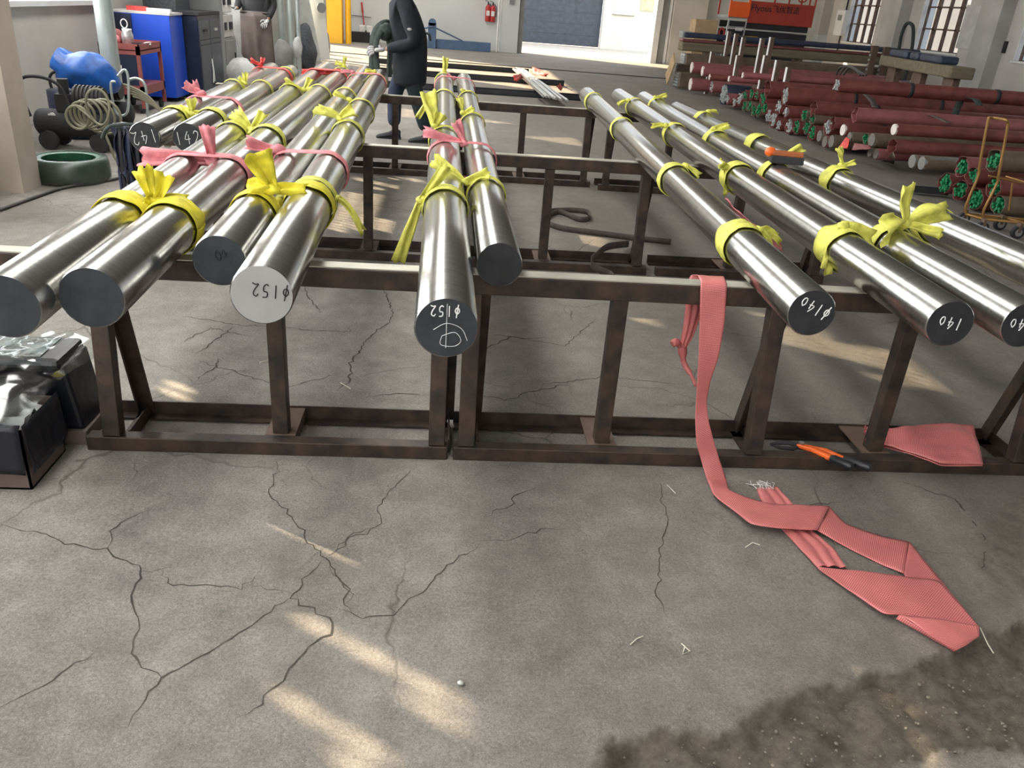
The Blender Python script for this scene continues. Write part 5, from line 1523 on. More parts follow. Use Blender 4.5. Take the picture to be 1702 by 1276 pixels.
# compressors
def compressor(c, label, s=1.0):
    c = V(c)
    o = thing('air_compressor', label, 'compressor', tuple(c))
    A_ = lambda x, y, z: c + V((x, y, z)) * s
    MB().cyl(A_(-.34, 0, .24), A_(.34, 0, .24), .13 * s, n=22).ball(A_(-.34, 0, .24), (.07 * s, .13 * s, .13 * s)).ball(A_(.34, 0, .24), (.07 * s, .13 * s, .13 * s)).build('tank', m_blackm, o)
    for sx in (-.24, .24):
        for sy in (-.145, .145): MB().cyl(A_(sx, sy - .025, .09), A_(sx, sy + .025, .09), .09 * s, n=18).build('wheel', m_rubber, o)
    mo = MB().cyl(A_(.02, -.02, .50), A_(.30, -.02, .50), .10 * s, n=20)
    for k in range(7): mo.cyl(A_(.04 + k * .036, -.02, .50), A_(.055 + k * .036, -.02, .50), .118 * s, n=20)
    mo.build('motor', M('dull steel', (.035, .034, .032), .6, .3), o)
    MB().box(A_(-.16, -.07, .36), A_(-.02, .07, .52)).cyl(A_(-.09, 0, .50), A_(-.09, 0, .66), .05 * s, n=14).build('pump_head', m_blackm, o)
    MB().cyl(A_(-.20, -.10, .30), A_(-.20, -.06, .30), .045 * s, n=18).build('gauge', m_white, o)
    MB().tube(curve([A_(-.40, -.10, .30), A_(-.46, -.10, .55), A_(-.40, -.10, .66), A_(-.22, -.10, .67), A_(-.08, -.10, .60), A_(-.0, -.12, .42)], 7), .016 * s, 7).build('push_handle', m_blackm, o)
    return o
compressor(P(118, 262, z=0) + V((-.08, .42, 0)), 'black air compressor with a bent handle beside the pier', .86)
compressor(P(205, 225, z=0) + V((-.24, .1, 0)), 'black air compressor standing behind the hung slings', .8)
ho = MB()
c0 = P(146, 178, y=7.0) - V((0, 0, .07))
for k in range(6):
    rr_ = .085 + .009 * k
    ho.tube([c0 + V((-.05 + .022 * k + rr_ * math.cos(a), .05 * k - .1, rr_ * 1.05 * math.sin(a) + .02 * math.sin(k))) for a in [2 * math.pi * t / 22 for t in range(22)]], .011, 6, closed=True)
ho.tube(curve([c0 + V((.10, 0, -.10)), c0 + V((.14, -.02, -.22)), V((c0.x + .18, c0.y - .02, .012)), V((c0.x + .34, c0.y - .05, .012))], 6), .010, 6)
tag(ho.build('hose_coil', m_hose), 'coiled pale yellow air hose on the black compressors', 'hose')
c0 = P(163, 178, y=6.8)
tag(MB().tube([c0 + V((.085 * math.cos(a), .02 * math.sin(2 * a), .135 * math.sin(a))) for a in [2 * math.pi * t / 26 for t in range(26)]], .010, 7, closed=True).tube(curve([c0 + V((0, 0, -.135)), c0 + V((-.06, .05, -.12)), c0 + V((-.2, .1, -.02))], 6), .009, 6).build('hose_loop', m_hose), 'single bright loop of yellow hose standing before the coil', 'hose')
ho = MB()
c0 = P(225, 200, y=7.8)
for k in range(5):
    ho.tube(curve([P(205 + k * 4, 140 + 5 * k, y=7.7), P(222 + k * 4, 146 + 5 * k, y=7.7), P(246 + k * 4, 160 + 5 * k, y=7.7), P(262 + k * 3, 178 + 4 * k, y=7.7), P(268 + k * 2, 192 + 2 * k, y=7.7), V((P(270 + k * 2, 200, y=7.7).x, 7.7, .012))], 6), .010, 6)
tag(ho.build('hose_bunch', m_hose), 'arching bunch of pale hoses right of the rear compressor', 'hose')
tag(MB().tube(curve([P(196, 126, y=7.6), P(206, 116, y=7.6), P(212, 124, y=7.6), P(214, 150, y=7.6), P(212, 185, y=7.6), P(200, 192, y=7.6), P(190, 180, y=7.6), P(184, 140, y=7.6), P(192, 136, y=7.6)], 6), .011, 7).build('bent_pipe', m_gal), 'thin bent steel pipe frame over the rear compressor', 'pipe')
tag(MB().tube(curve([P(213, 133, y=7.9), P(226, 130, y=7.9), P(238, 136, y=7.9), P(243, 150, y=7.9), P(244, 172, y=7.9), V((P(244, 172, y=7.9).x, 7.9, .01))], 6), .012, 7).build('bent_tube', m_gal), 'grey bent handle tube in front of the red cart', 'pipe')
# blue tarpaulin bundle on a dark drum
dr_ = P(128, 140, y=8.1)
o = thing('dark_drum', 'dark drum under the blue tarpaulin', 'drum', (dr_.x, dr_.y, 0))
MB().lathe((dr_.x, dr_.y, 0), [(0, 0), (.26, 0), (.26, .18), (.268, .19), (.26, .2), (.26, .40), (0, .40)], 24).build('barrel', m_bluedk, o)
bt = MB().ball((dr_.x + .12, dr_.y, .56), (.27, .22, .20), 40, 26)
for i, p in enumerate(bt.v):
    d = p - V((dr_.x + .12, dr_.y, .56))
    k = 1 + .20 * noise.noise(p * 4) + .09 * noise.noise(p * 11) + .04 * abs(noise.noise(p * 24))
    q = V((dr_.x + .12, dr_.y, .56)) + d * k
    if d.x < -.16 and d.z > .0: q += V((-.05, 0, .10 * (d.z / .24)))
    if d.x > .1: q.z -= .25 * (d.x - .1)
    q.z = max(q.z, .402)
    bt.v[i] = q
tag(bt.build('tarpaulin_bundle', m_bluebag), 'crumpled bright blue tarpaulin bundle by the left wall', 'tarpaulin')
qx = P(178, 60, y=8.8)
o = thing('pipe_column', 'pale green steel pipe column by the left wall window', 'column', (qx.x, qx.y, 0))
MB().cyl((qx.x, qx.y, 0), (qx.x, qx.y, ZC), .085, n=24).build('pipe', m_gal, o)
MB().box((qx.x - .14, qx.y - .14, 0), (qx.x + .14, qx.y + .14, .02)).build('base_plate', m_grey, o)
# red tool cart
rc = thing('tool_cart', 'dull red tool cart with an open lower shelf', 'cart', (-3.55, 10.0, 0))
x0, x1, y0, y1, zt_ = -3.78, -3.36, 9.62, 10.35, .70
for px in (x0, x1 - .035):
    for py in (y0, y1 - .035): MB().box((px, py, .06), (px + .035, py + .035, zt_)).build('leg', m_redd, rc)
MB().box((x0, y0, zt_ - .09), (x1, y0 + .01, zt_ + .02)).box((x1 - .01, y0, zt_ - .09), (x1, y1, zt_ + .02)).box((x0, y1 - .01, zt_ - .09), (x1, y1, zt_ + .02)).box((x0, y0, zt_ - .09), (x0 + .01, y1, zt_ + .02)).box((x0, y0, zt_ - .05), (x1, y1, zt_ - .04)).build('top_tray', m_redd, rc)
MB().box((x0, y0, .2), (x1, y1, .29)).build('lower_tray', m_redd, rc)
MB().box((x0 + .035, y0 + .004, .30), (x1 - .035, y0 + .012, zt_ - .09)).build('side_panel', m_bluedk, rc)
MB().box((x0 + .18, y0 - .001, .44), (x0 + .22, y0 + .004, .50)).build('tag_label', m_bag, rc)
for px in (x0 + .05, x1 - .05):
    for py in (y0 + .05, y1 - .05): MB().cyl((px - .015, py, .05), (px + .015, py, .05), .05, n=14).build('caster', m_rubber, rc)
def lump(name, c, r, mat, label, cat, k=.25, f=6):
    b = MB().ball(c, r, 20, 13)
    cc = V(c)
    b.v = [cc + (p - cc) * (1 + k * noise.noise(p * f) + k * .4 * noise.noise(p * f * 3)) for p in b.v]
    return tag(b.build(name, mat), label, cat)
lump('sponge_roll', (-3.66, 9.74, zt_ + .045), (.075, .06, .055), m_pinkc, 'pink sponge lying on the red cart', 'sponge', .12)
lump('abrasive_roll', (-3.72, 10.0, zt_ + .06), (.09, .05, .08), m_redd, 'brown-red roll behind the pink sponge on the cart', 'roll', .1)
jr = thing('wire_jar', 'clear jar with a wire ring standing on the red cart', 'jar', (-3.58, 9.95, zt_ - .02))
MB().lathe((-3.58, 9.95, zt_ - .03), [(0, 0), (.06, 0), (.062, .12), (.05, .15), (.05, .18), (0, .18)], 18).build('jar', m_silver, jr)
MB().tube([V((-3.60 + .035 * math.cos(a), 9.95, zt_ + .20 + .045 * math.sin(a))) for a in [2 * math.pi * t / 18 for t in range(18)]], .006, 6, closed=True).build('ring', m_white, jr)
for k, (px, py, an, lb) in enumerate([(-3.45, 9.95, .4, 'dark pliers on the near edge of the cart'), (-3.42, 10.12, 1.2, 'pale wrench at the far side of the cart top')]):
    o = thing('hand_tool', lb, 'tool', (px, py, zt_ - .03))
    d = V((math.cos(an), math.sin(an), 0))
    MB().tube([V((px, py, zt_ + .0)) - d * .09, V((px, py, zt_ + .01)), V((px, py, zt_ + .0)) + d * .08], .012, 6).build('shank', m_blackm if k == 0 else m_alu, o)
    MB().ball(V((px, py, zt_ + .002)) + d * .09, (.025, .02, .012)).build('head', m_alu, o)
# blue cabinet
bc = thing('blue_cabinet', 'bright blue steel cabinet with a perforated dark front panel', 'cabinet', (-3.7, 11.0, 0))
x0, x1, y0, y1 = -4.06, -3.36, 10.75, 11.25
MB().box((x0, y0, .05), (x1, y1, .98)).build('body', m_blue, bc, bevel=.006)
MB().box((x0 - .005, y0 - .005, .98), (x1 + .01, y1, 1.005)).build('top', m_offw, bc)
MB().box((x0 + .01, y0 - .012, .1), (x0 + .26, y0, .97)).build('perforated_panel', m_bluedk, bc)
hl_ = MB()
for i in range(5):
    for j in range(10): hl_.box((x0 + .04 + i * .045, y0 - .014, .55 + j * .04), (x0 + .06 + i * .045, y0 - .011, .57 + j * .04))
tag(hl_.build('holes', m_blackm, bc), kind='stuff')
o = thing('spirit_level', 'red and white tool lying on the blue cabinet', 'tool', (-3.7, 10.95, 1.005))
MB().bar((-3.90, 10.95, 1.03), (-3.66, 10.92, 1.03), .05, .05).build('red_half', m_red, o)
MB().bar((-3.66, 10.92, 1.025), (-3.38, 10.90, 1.025), .06, .04).build('white_half', m_bag, o)
# dark locker
lk = thing('steel_locker', 'dark grey two-door locker beside the blue cabinet', 'locker', (-3.4, 11.8, 0))
x0, x1, y0, y1 = -4.0, -3.20, 11.32, 12.30
MB().box((x0, y0, 0), (x1, y1, .98)).build('body', m_bluedk, lk, bevel=.006)
m_lock = M('locker grey', (.062, .072, .09), .5, .2)
for k in range(2):
    ya = y0 + .01 + k * .49
    dw = MB().box((x1, ya, .70), (x1 + .016, ya + .47, .93)).build('drawer', m_lock, lk, bevel=.004)
    MB().box((x1 + .016, ya + .16, .79), (x1 + .035, ya + .30, .82)).build('handle', m_alu if k else m_blackm, dw)
    MB().box((x1, ya, .64), (x1 + .016, ya + .47, .685)).build('rail_strip', m_lock, lk, bevel=.003)
    dw = MB().box((x1, ya, .05), (x1 + .016, ya + .47, .625)).build('door', m_lock, lk, bevel=.004)
    if k == 0: MB().tube([(x1 + .02, ya + .44, .45), (x1 + .03, ya + .44, .30), (x1 + .03, ya + .40, .16)], .008, 6).tube([(x1 + .02, ya + .45, .45), (x1 + .03, ya + .46, .30), (x1 + .03, ya + .47, .17)], .008, 6).build('string', m_white, dw)
tag(MB().box((x0, y0 - .03, .982), (x1 + .03, y1, 1.02)).build('locker_board', m_blackm), 'black board covering the top of the dark locker', 'board')
tag(MB().box((-4.09, 12.34, 0), (-3.18, 12.50, 2.6)).build('grey_partition', m_grey), 'grey upright partition between locker and welder stack', 'partition')
tag(MB().box((-3.9, 11.5, 1.021), (-3.5, 12.1, 1.35)).build('mesh_basket', m_net), 'dark mesh basket on the locker top', 'basket')
# welder stack
cb = thing('grey_cabinet', 'grey steel cabinet under the two stacked welders', 'cabinet', (-3.5, 12.8, 0))
MB().box((-3.95, 12.6, 0), (-3.22, 13.25, .66)).build('body', m_grey, cb, bevel=.006)
dw = MB().box((-3.22, 12.63, .04), (-3.20, 13.22, .63)).build('door', m_grey, cb, bevel=.004)
MB().box((-3.20, 13.10, .2), (-3.185, 13.13, .45)).build('handle', m_blackm, dw)
for k, z in enumerate((.665, .99)):
    wd = thing('welding_unit', ['lower dented white welding unit with two sockets', 'upper clean white welding unit with two sockets'][k], 'welder', (-3.5, 12.9, z))
    MB().box((-3.95, 12.6 - .04 * k, z), (-3.22, 13.22 - .04 * k, z + .30)).build('case', m_offw if k == 0 else m_white, wd, bevel=.012)
    for j in range(2):
        MB().box((-3.222, 12.70 + j * .26, z + .10), (-3.205, 12.80 + j * .26 + .06 * j, z + .20)).build('socket', m_blackm, wd)
# wrapped sacks and sheets behind
lump('white_sack', (-3.0, 12.6, .20), (.24, .22, .22), m_bag, 'crumpled white plastic sack beside the grey cabinet', 'sack', .2, 5)
o = tag(MB().bar((-3.62, 14.7, 0), (-3.82, 14.8, 1.55), .04, .55, (1, 0, 0)).build('grey_sheet', m_offw), 'pale grey sheet leaning behind the white sack', 'sheet')
o = tag(MB().bar((-3.35, 13.6, .0), (-3.62, 13.8, .62), .03, .50, (1, 0, 0)).build('dark_sheet', m_grey), 'dark triangular sheet leaning left of the apron worker', 'sheet')
for k, (px, r) in enumerate([(-3.35, .075), (-3.02, .06), (-2.82, .06), (-2.66, .035)]):
    tag(MB().cyl((px, 16.0 - .2 * k, 0), (px, 16.0 - .2 * k, 3.2), r, n=18).build('upright_pipe', m_gal), ['pale upright pipe left of the apron worker', 'pale upright pipe right behind the apron worker', 'green-grey upright pipe in the standing group', 'thinnest upright pipe of the standing group'][k], 'pipe')
lump('grey_sack', (-2.80, 14.75, .30), (.17, .14, .28), M('grey sackcloth', (.24, .235, .22), .85, bump=.5, bs=20), 'grey cloth sack beside the leather apron', 'sack', .22, 5)
lump('white_bag', (-2.60, 14.9, .46), (.085, .07, .17), m_bag, 'small white bag hanging right of the grey sack', 'bag', .2, 8)
lump('netting_heap', (-2.75, 16.6, .33), (.18, .3, .42), m_net, 'dark heap of folded netting by the leaning boards', 'netting', .3, 5)
tag(MB().bar((-2.86, 18.2, 0), (-3.25, 18.4, 1.9), .05, .34, (1, 0, 0)).build('leaning_board', m_offw), 'wide pale board leaning, nearer the netting', 'board')
lb = thing('leaning_board', 'pale board with a round drilled hole, leaning by the brown post', 'board', (-2.8, 18.9, 0))
MB().bar((-2.78, 18.8, 0), (-3.0, 19.0, 2.0), .05, .36, (1, 0, 0)).build('board', m_wallw, lb)
MB().cyl((-2.74, 18.72, 1.02), (-2.75, 18.74, 1.02), .10, n=20).build('round_hole', m_grey, lb)
tag(MB().box((-3.02, 19.4, 0), (-2.82, 19.6, 2.4)).build('brown_post', m_rust), 'brown steel post beside the yellow machine columns', 'post')
tag(MB().box((XL, 18.62, 0), (-3.02, 18.70, 2.8)).build('added_screen', m_offw), 'added pale screen hiding the bright opening behind the leaning boards', 'screen')  # added to hide the bright side opening between the pipes
for k, (px, r, w) in enumerate([(557, .21, 1), (579, .09, 0)]):
    q = P(px, 50, y=25.2)
    if w: tag(MB().box((q.x - .2, 25.0, 0), (q.x + .22, 25.4, 3.2)).build('yellow_column', m_yelp, bevel=.01), 'broad yellow column near the back wall', 'column')
    else: tag(MB().cyl((q.x, 25.2, 0), (q.x, 25.2, 3.2), .085, n=16).build('yellow_pipe', m_yelp), 'slim yellow pipe right of the broad yellow column', 'pipe')
lump('grey_machine_foot', tuple(P(541, 72, y=20.6)), (.10, .12, .32), m_grey, 'grey ribbed tool leaning against the brown post', 'tool', .3, 6)
# back wall items
br = thing('broom', 'red-handled broom leaning on the back wall', 'broom', tuple(P(606, 60, y=26.8)))
MB().tube([P(601, 4, y=26.9), P(603, 22, y=26.85)], .03, 7).tube([P(603, 22, y=26.85), P(606, 48, y=26.75)], .02, 7).build('handle', m_redp, br)
MB().box(tuple(P(606, 54, y=26.7) - V((.15, .04, .12))), tuple(P(606, 54, y=26.7) + V((.15, .04, .06)))).build('brush', m_blackm, br)
ty = P(604, 62, y=26.5)
o = thing('dark_trough', 'dark low trough at the foot of the back wall', 'trough', (ty.x, 26.4, 0))
MB().box((ty.x - .42, 26.3, 0), (ty.x + .30, 26.7, .28)).build('trough', m_blackm, o, bevel=.02)
for k in range(2):
    tag(MB().box((ty.x - .12 + .22 * k, 26.4, .285), (ty.x + .06 + .22 * k, 26.55, .47)).build('white_can', m_white, bevel=.02), ['left white can on the dark trough', 'right white can on the dark trough'][k], 'can')
tag(MB().tube([P(582, 25, y=26.95), P(617, 29, y=26.95)], .015, 5).build('wall_cable', m_grey), 'thin cable along the back wall behind the worker', 'cable')
bp = thing('barrier_post', 'blue-grey barrier post with base beam and stay rods at the back wall', 'barrier', (-.55, 26.3, 0))
qq = P(718, 74, z=0)
px_, py_ = P(718, 60, y=26.0).x, 26.0
MB().box((px_ - .12, py_, 0), (px_ + .12, py_ + .12, .70)).build('post', m_blueg, bp, bevel=.01)
MB().cyl((px_, py_ - .0, .70), (px_, py_ + .12, .70), .11, n=18).build('post_head', m_blueg, bp)
MB().box((px_ + .12, py_ + .1, 0), (px_ + 1.75, py_ + .25, .26)).build('base_beam', m_blueg, bp, bevel=.01)
MB().tube([(px_, py_ - .02, .60), (px_ + .9, py_ + .1, .26)], .025, 6).tube([(px_, py_ - .02, .60), (px_ - .9, py_ + .1, .30)], .025, 6).build('stay_rod', m_blueg, bp)
for k in range(2):
    q = P(811 + k * 8, 20 + k, y=26.92)
    ex = thing('fire_extinguisher', ['left red fire extinguisher hung on the back wall', 'right red fire extinguisher hung on the back wall'][k], 'fire extinguisher', tuple(q - V((0, 0, .26))))
    z0 = q.z - .26
    MB().lathe((q.x, q.y, z0), [(0, 0), (.075, 0), (.08, .02), (.08, .38), (.05, .44), (.025, .46), (0, .46)], 18).build('cylinder', m_redp, ex)
    MB().cyl((q.x, q.y, z0 + .45), (q.x, q.y, z0 + .54), .022, n=10).bar((q.x, q.y, z0 + .55), (q.x - .10, q.y, z0 + .57), .02, .015).build('valve', m_blackm, ex)
    MB().box((q.x - .05, q.y - .083, z0 + .16), (q.x + .05, q.y - .06, z0 + .30)).build('label_band', m_white, ex)
    MB().tube(curve([(q.x + .03, q.y, z0 + .5), (q.x + .10, q.y, z0 + .40), (q.x + .10, q.y, z0 + .15)], 6), .01, 5).build('hose', m_blackm, ex)
q = P(851, 2, y=26.6)
tag(MB().box((q.x - .07, 26.57, q.z - .09), (q.x + .07, 26.62, q.z + .09)).build('wall_switch', m_grey), 'grey switch box on the pier left of the doorway', 'switch')
q = P(828, 40, y=26.6)
tag(MB().cyl((q.x, 26.58, 0), (q.x, 26.58, 3.5), .03, n=10).build('white_pipe', m_white), 'thin white pipe in the corner of the doorway pier', 'pipe')
o = thing('notice_board', 'white notice board on the wall beyond the doorway', 'board', tuple(P(1036, 5, y=34.4)))
a, b = P(1019, 23, y=34.45), P(1053, 25, y=34.45)
MB().box((a.x, 34.44, a.z), (b.x, 34.48, 2.3)).build('board', m_white, o)
MB().box((a.x - .03, 34.43, a.z - .04), (b.x + .03, 34.45, a.z)).build('rim', m_grey, o)
a, b = P(1064, 17, y=34.45), P(1095, 20, y=34.45)
tag(MB().box((a.x, 34.43, a.z), (b.x, 34.48, 2.2)).build('yellowish_notice', M('aged notice', (.50, .50, .36), .7)), 'yellowish notice sheet right of the white board outside', 'notice')

# ------------------------------------------------------------------ people
def skin(name, nodes, edges, mat, parent, root=None, sub=2):
    """nodes: {key: (point, radius or (rx, ry))} joined along edges and grown into one surface"""
    keys = list(nodes)
    ix = {k: i for i, k in enumerate(keys)}
    o0 = V(ORG[parent.name])
    me = bpy.data.meshes.new(name)
    me.from_pydata([tuple(V(nodes[k][0]) - o0) for k in keys], [(ix[a], ix[b]) for a, b in edges], [])
    o = bpy.data.objects.new(name, me)
    COL.objects.link(o)
    o.parent = parent
    me.materials.append(mat)
    md = o.modifiers.new('skin', 'SKIN')
    md.use_smooth_shade = True
    for k in keys:
        r = nodes[k][1]
        sv = me.skin_vertices[0].data[ix[k]]
        sv.radius = r if isinstance(r, tuple) else (r, r)
        sv.use_root = (k == (root or keys[0]))
    if sub:
        s = o.modifiers.new('sub', 'SUBSURF')
        s.levels = s.render_levels = sub
    ORG[o.name] = tuple(o0)
    return o
def chain(*ks): return list(zip(ks, ks[1:]))
def head(parent, c, face, skinm, hairm, s=1.0, cap=None):
    """a head with brow, nose, mouth, ears, eyes and short hair; face = unit direction it looks"""
    c, f = V(c), V(face).normalized()
    l = V((0, 0, 1)).cross(f).normalized()
    u = f.cross(l).normalized()
    A_ = lambda x, y, z: c + (f * x + l * y + u * z) * s
    b = MB().ball((0, 0, 0), 1, 28, 20)
    out = []
    for p in b.v:
        x, y, z = p.x * .098, p.y * .076, p.z * .122
        if z < -.02: x *= 1 - .9 * (-z - .02) / .25; y *= 1 - 2.2 * (-z - .02) / .25
        if p.x > .75 and abs(p.y) < .5:
            x += .022 * math.exp(-((p.y / .16) ** 2)) * math.exp(-(((z + .012) / .026) ** 2))
            x -= .008 * math.exp(-(((abs(p.y) - .42) / .16) ** 2)) * math.exp(-(((z - .018) / .016) ** 2))
            x += .006 * math.exp(-((p.y / .25) ** 2)) * math.exp(-(((z + .058) / .010) ** 2))
        out.append(A_(x, y, z))
    b.v = out
    for sg in (-1, 1): b.ball(A_(-.008, sg * .078, .0), (.018 * s, .018 * s, .032 * s), 10, 7)
    b.cyl(A_(-.02, 0, -.20), A_(-.012, 0, -.06), .056 * s, .050 * s, n=16)
    h = b.build('head', skinm, parent)
    for sg in (-1, 1):
        MB().ball(A_(.082, sg * .032, .018), .012 * s, 10, 7).build('eye', m_white, h)
        MB().ball(A_(.092, sg * .032, .018), .0055 * s, 8, 6).build('pupil', m_blackm, h)
    MB().tube(curve([A_(.082, -.026, -.052), A_(.092, 0, -.055), A_(.082, .026, -.052)], 4), .006 * s, 6).build('mouth', m_pinkc, h)
    hb_ = MB().ball((0, 0, 0), 1, 26, 16)
    vs = []
    for p in hb_.v:
        x, y, z = p.x * .106, p.y * .083, max(p.z * .130, -.055 + .07 * max(0, p.x))
        if p.x > .25 and z < .06: x = .02; z = max(z, .05); y *= .98
        vs.append(A_(x - .006, y, z))
    hb_.v = vs
    hb_.build('hair', hairm, h)
    if cap:
        cp = MB().ball((0, 0, 0), 1, 24, 14)
        cp.v = [A_(p.x * .112 - .004, p.y * .09, max(p.z * .138, .045)) for p in cp.v]
        cp.sheet([[A_(.09 + .07 * t, (.5 - j / 8) * .15 * (1 - .3 * t), .048 - .012 * t) for j in range(9)] for t in (0, .5, 1)])
        cp.build('cap', cap, h, thick=.003)
    return h
def hand(parent, wrist, d, palm_n, mat, curl=.6, s=1.0, spread=.16, side=1):
    """palm and five fingers of their own lengths, bent about the palm normal"""
    w, d, n_ = V(wrist), V(d).normalized(), V(palm_n).normalized()
    n_ = (n_ - d * n_.dot(d)).normalized()
    t = d.cross(n_).normalized() * side
    nodes = {'w': (w, (.026 * s, .020 * s)), 'p': (w + d * .045 * s, (.036 * s, .018 * s)), 'k': (w + d * .085 * s, (.038 * s, .016 * s))}
    o = skin('glove', nodes, chain('w', 'p', 'k'), mat, parent, 'w', 2)
    for i, (off, L) in enumerate(((.030, .072), (.010, .082), (-.010, .076), (-.029, .060))):
        a = w + d * .080 * s + t * off * s
        dd = (d + t * (off * spread / .03)).normalized()
        p1 = a + dd * L * .42 * s
        d2 = (dd * math.cos(curl) + n_ * math.sin(curl)).normalized()
        p2 = p1 + d2 * L * .32 * s
        d3 = (dd * math.cos(curl * 1.9) + n_ * math.sin(curl * 1.9)).normalized()
        p3 = p2 + d3 * L * .26 * s
        skin('finger', {'a': (a, .0105 * s), 'b': (p1, .0105 * s), 'c': (p2, .0095 * s), 'e': (p3, .008 * s)}, chain('a', 'b', 'c', 'e'), mat, o, 'a', 1)
    a = w + d * .030 * s + t * .034 * s
    p1 = a + (d * .6 + t * .75).normalized() * .040 * s
    p2 = p1 + (d * .9 + t * .25 + n_ * .5).normalized() * .032 * s
    skin('thumb', {'a': (a - t * .012 * s, .014 * s), 'b': (p1, .0125 * s), 'c': (p2, .010 * s)}, chain('a', 'b', 'c'), mat, o, 'a', 1)
    return o
def shoe(parent, heel, toe, mat, h=.09):
    a, b = V(heel), V(toe)
    d = (b - a).normalized()
    s = V((-d.y, d.x, 0))
    L = (b - a).length
    o = MB()
    rows = []
    for i, (t, w, hh) in enumerate(((0, .028, .085), (.08, .038, .10), (.3, .040, .098), (.5, .044, .068), (.75, .048, .050), (.93, .036, .036), (1.0, .014, .022))):
        c = a + d * L * t
        rows.append([c + s * (w * math.cos(q)) + V((0, 0, max(0.0, hh * (.5 + .5 * math.sin(q))) if math.sin(q) > -.9 else 0)) for q in [2 * math.pi * k / 14 for k in range(15)]])
    o.sheet(rows)
    o.add([p for p in rows[0][:-1]], [tuple(range(14))])
    o.add([p for p in rows[-1][:-1]], [tuple(range(14))[::-1]])
    so_ = o.build('shoe', mat, parent)
    MB().bar(a + V((0, 0, .008)) - d * .005, b + V((0, 0, .008)) - d * .01, .078, .016).build('sole', m_rubber, so_, bevel=.005)

# worker 1, seen from his left side, facing the left bars, stepping
YW = 8.95
w1 = thing('person', 'person in dark jacket walking behind the racks carrying webbing slings', 'person', (-.72, YW, 0))
def B(px, py, dy=0.0): return P(px, py, y=YW + dy)
X0 = lambda px, py: B(px, py).x
pel, wai, che, nec = B(678, 92), B(677, 62), B(670, 22), V((X0(655, -10), YW, 1.43))
hd = V((nec.x - .055, YW, 1.60))
shL, shR = V((X0(672, 0), YW - .19, 1.36)), V((X0(668, 0), YW + .19, 1.36))
elL, wrL = V((X0(692, 62), YW - .25, .985)), V((X0(643, 76), YW - .20, .900))
elR, wrR = V((X0(676, 50), YW + .24, 1.04)), V((X0(640, 52), YW + .10, 1.05))
hpL, hpR = pel + V((0, -.09, -.04)), pel + V((0, .09, -.04))
anF, anB = V((X0(654, 222), YW + .08, .10)), V((X0(709, 224), YW - .08, .10))
knF, knB = V((X0(655, 155), YW + .09, .47)), V((X0(692, 160), YW - .09, .48))
body_n = {'pel': (pel, (.13, .11)), 'wai': (wai, (.12, .10)), 'che': (che, (.14, .12)), 'nec': (nec, .055), 'hd': (hd, (.085, .075)), 'shL': (shL, .055), 'elL': (elL, .042), 'wrL': (wrL, .028), 'shR': (shR, .055), 'elR': (elR, .042), 'wrR': (wrR, .028),
          'hpL': (hpL, .085), 'knB': (knB, .052), 'anB': (anB, .036), 'hpR': (hpR, .085), 'knF': (knF, .052), 'anF': (anF, .036)}
body_e = chain('pel', 'wai', 'che', 'nec', 'hd') + chain('che', 'shL', 'elL', 'wrL') + chain('che', 'shR', 'elR', 'wrR') + chain('pel', 'hpL', 'knB', 'anB') + chain('pel', 'hpR', 'knF', 'anF')
skin('body', body_n, body_e, m_skin, w1)
J = {'hem': (B(681, 142), (.185, .165)), 'pel': (B(682, 106), (.215, .195)), 'wai': (B(681, 64), (.215, .20)), 'che': (B(675, 22), (.20, .19)), 'col': (nec + V((.01, 0, -.06)), (.085, .085)),
     'shL': (shL, .085), 'elL': (elL, .072), 'cuL': (wrL + (elL - wrL) * .03, .050), 'shR': (shR, .085), 'elR': (elR, .070), 'cuR': (wrR + (elR - wrR) * .03, .050)}
jk = skin('jacket', J, chain('hem', 'pel', 'wai', 'che', 'col') + chain('che', 'shL', 'elL', 'cuL') + chain('che', 'shR', 'elR', 'cuR'), m_jacket, w1, 'pel')
for k, e in enumerate((elL, )):
    MB().ball(e.lerp(shL, .32) + V((-.015, -.074, .0)), (.022, .005, .014), 12, 8).build('worn_patch', m_glove, jk)
bb = B(722, 66, -.0)
MB().tube(curve([B(708, 55, -.05), B(714, 58, -.06), B(716, 68, -.06)], 4), .012, 6).build('hanging_cord', m_black, jk)
skin('front_trouser_leg', {'h': (hpR, .105), 'k': (knF, .085), 'a': (anF + V((0, 0, .02)), .072)}, chain('h', 'k', 'a'), m_jeans, w1)
skin('rear_trouser_leg', {'h': (hpL, .11), 'k': (knB, .085), 'a': (anB + V((0, 0, .02)), .075)}, chain('h', 'k', 'a'), m_pants, w1)
shoe(w1, V((anF.x + .07, anF.y, 0)), V((anF.x - .19, anF.y, 0)), m_blackm)
shoe(w1, V((anB.x + .07, anB.y, 0)), V((anB.x - .19, anB.y, 0)), m_blackm)
head(w1, hd, (-1, 0, -.25), m_skin, m_hair)
hand(w1, wrL, (-1, -.05, -.12), (0, .6, -.8), m_glove, .75, 1.35, .22, -1)
hand(w1, wrR, (-1, -.2, 0), (0, 0, -1), m_glove, .8, 1.15)
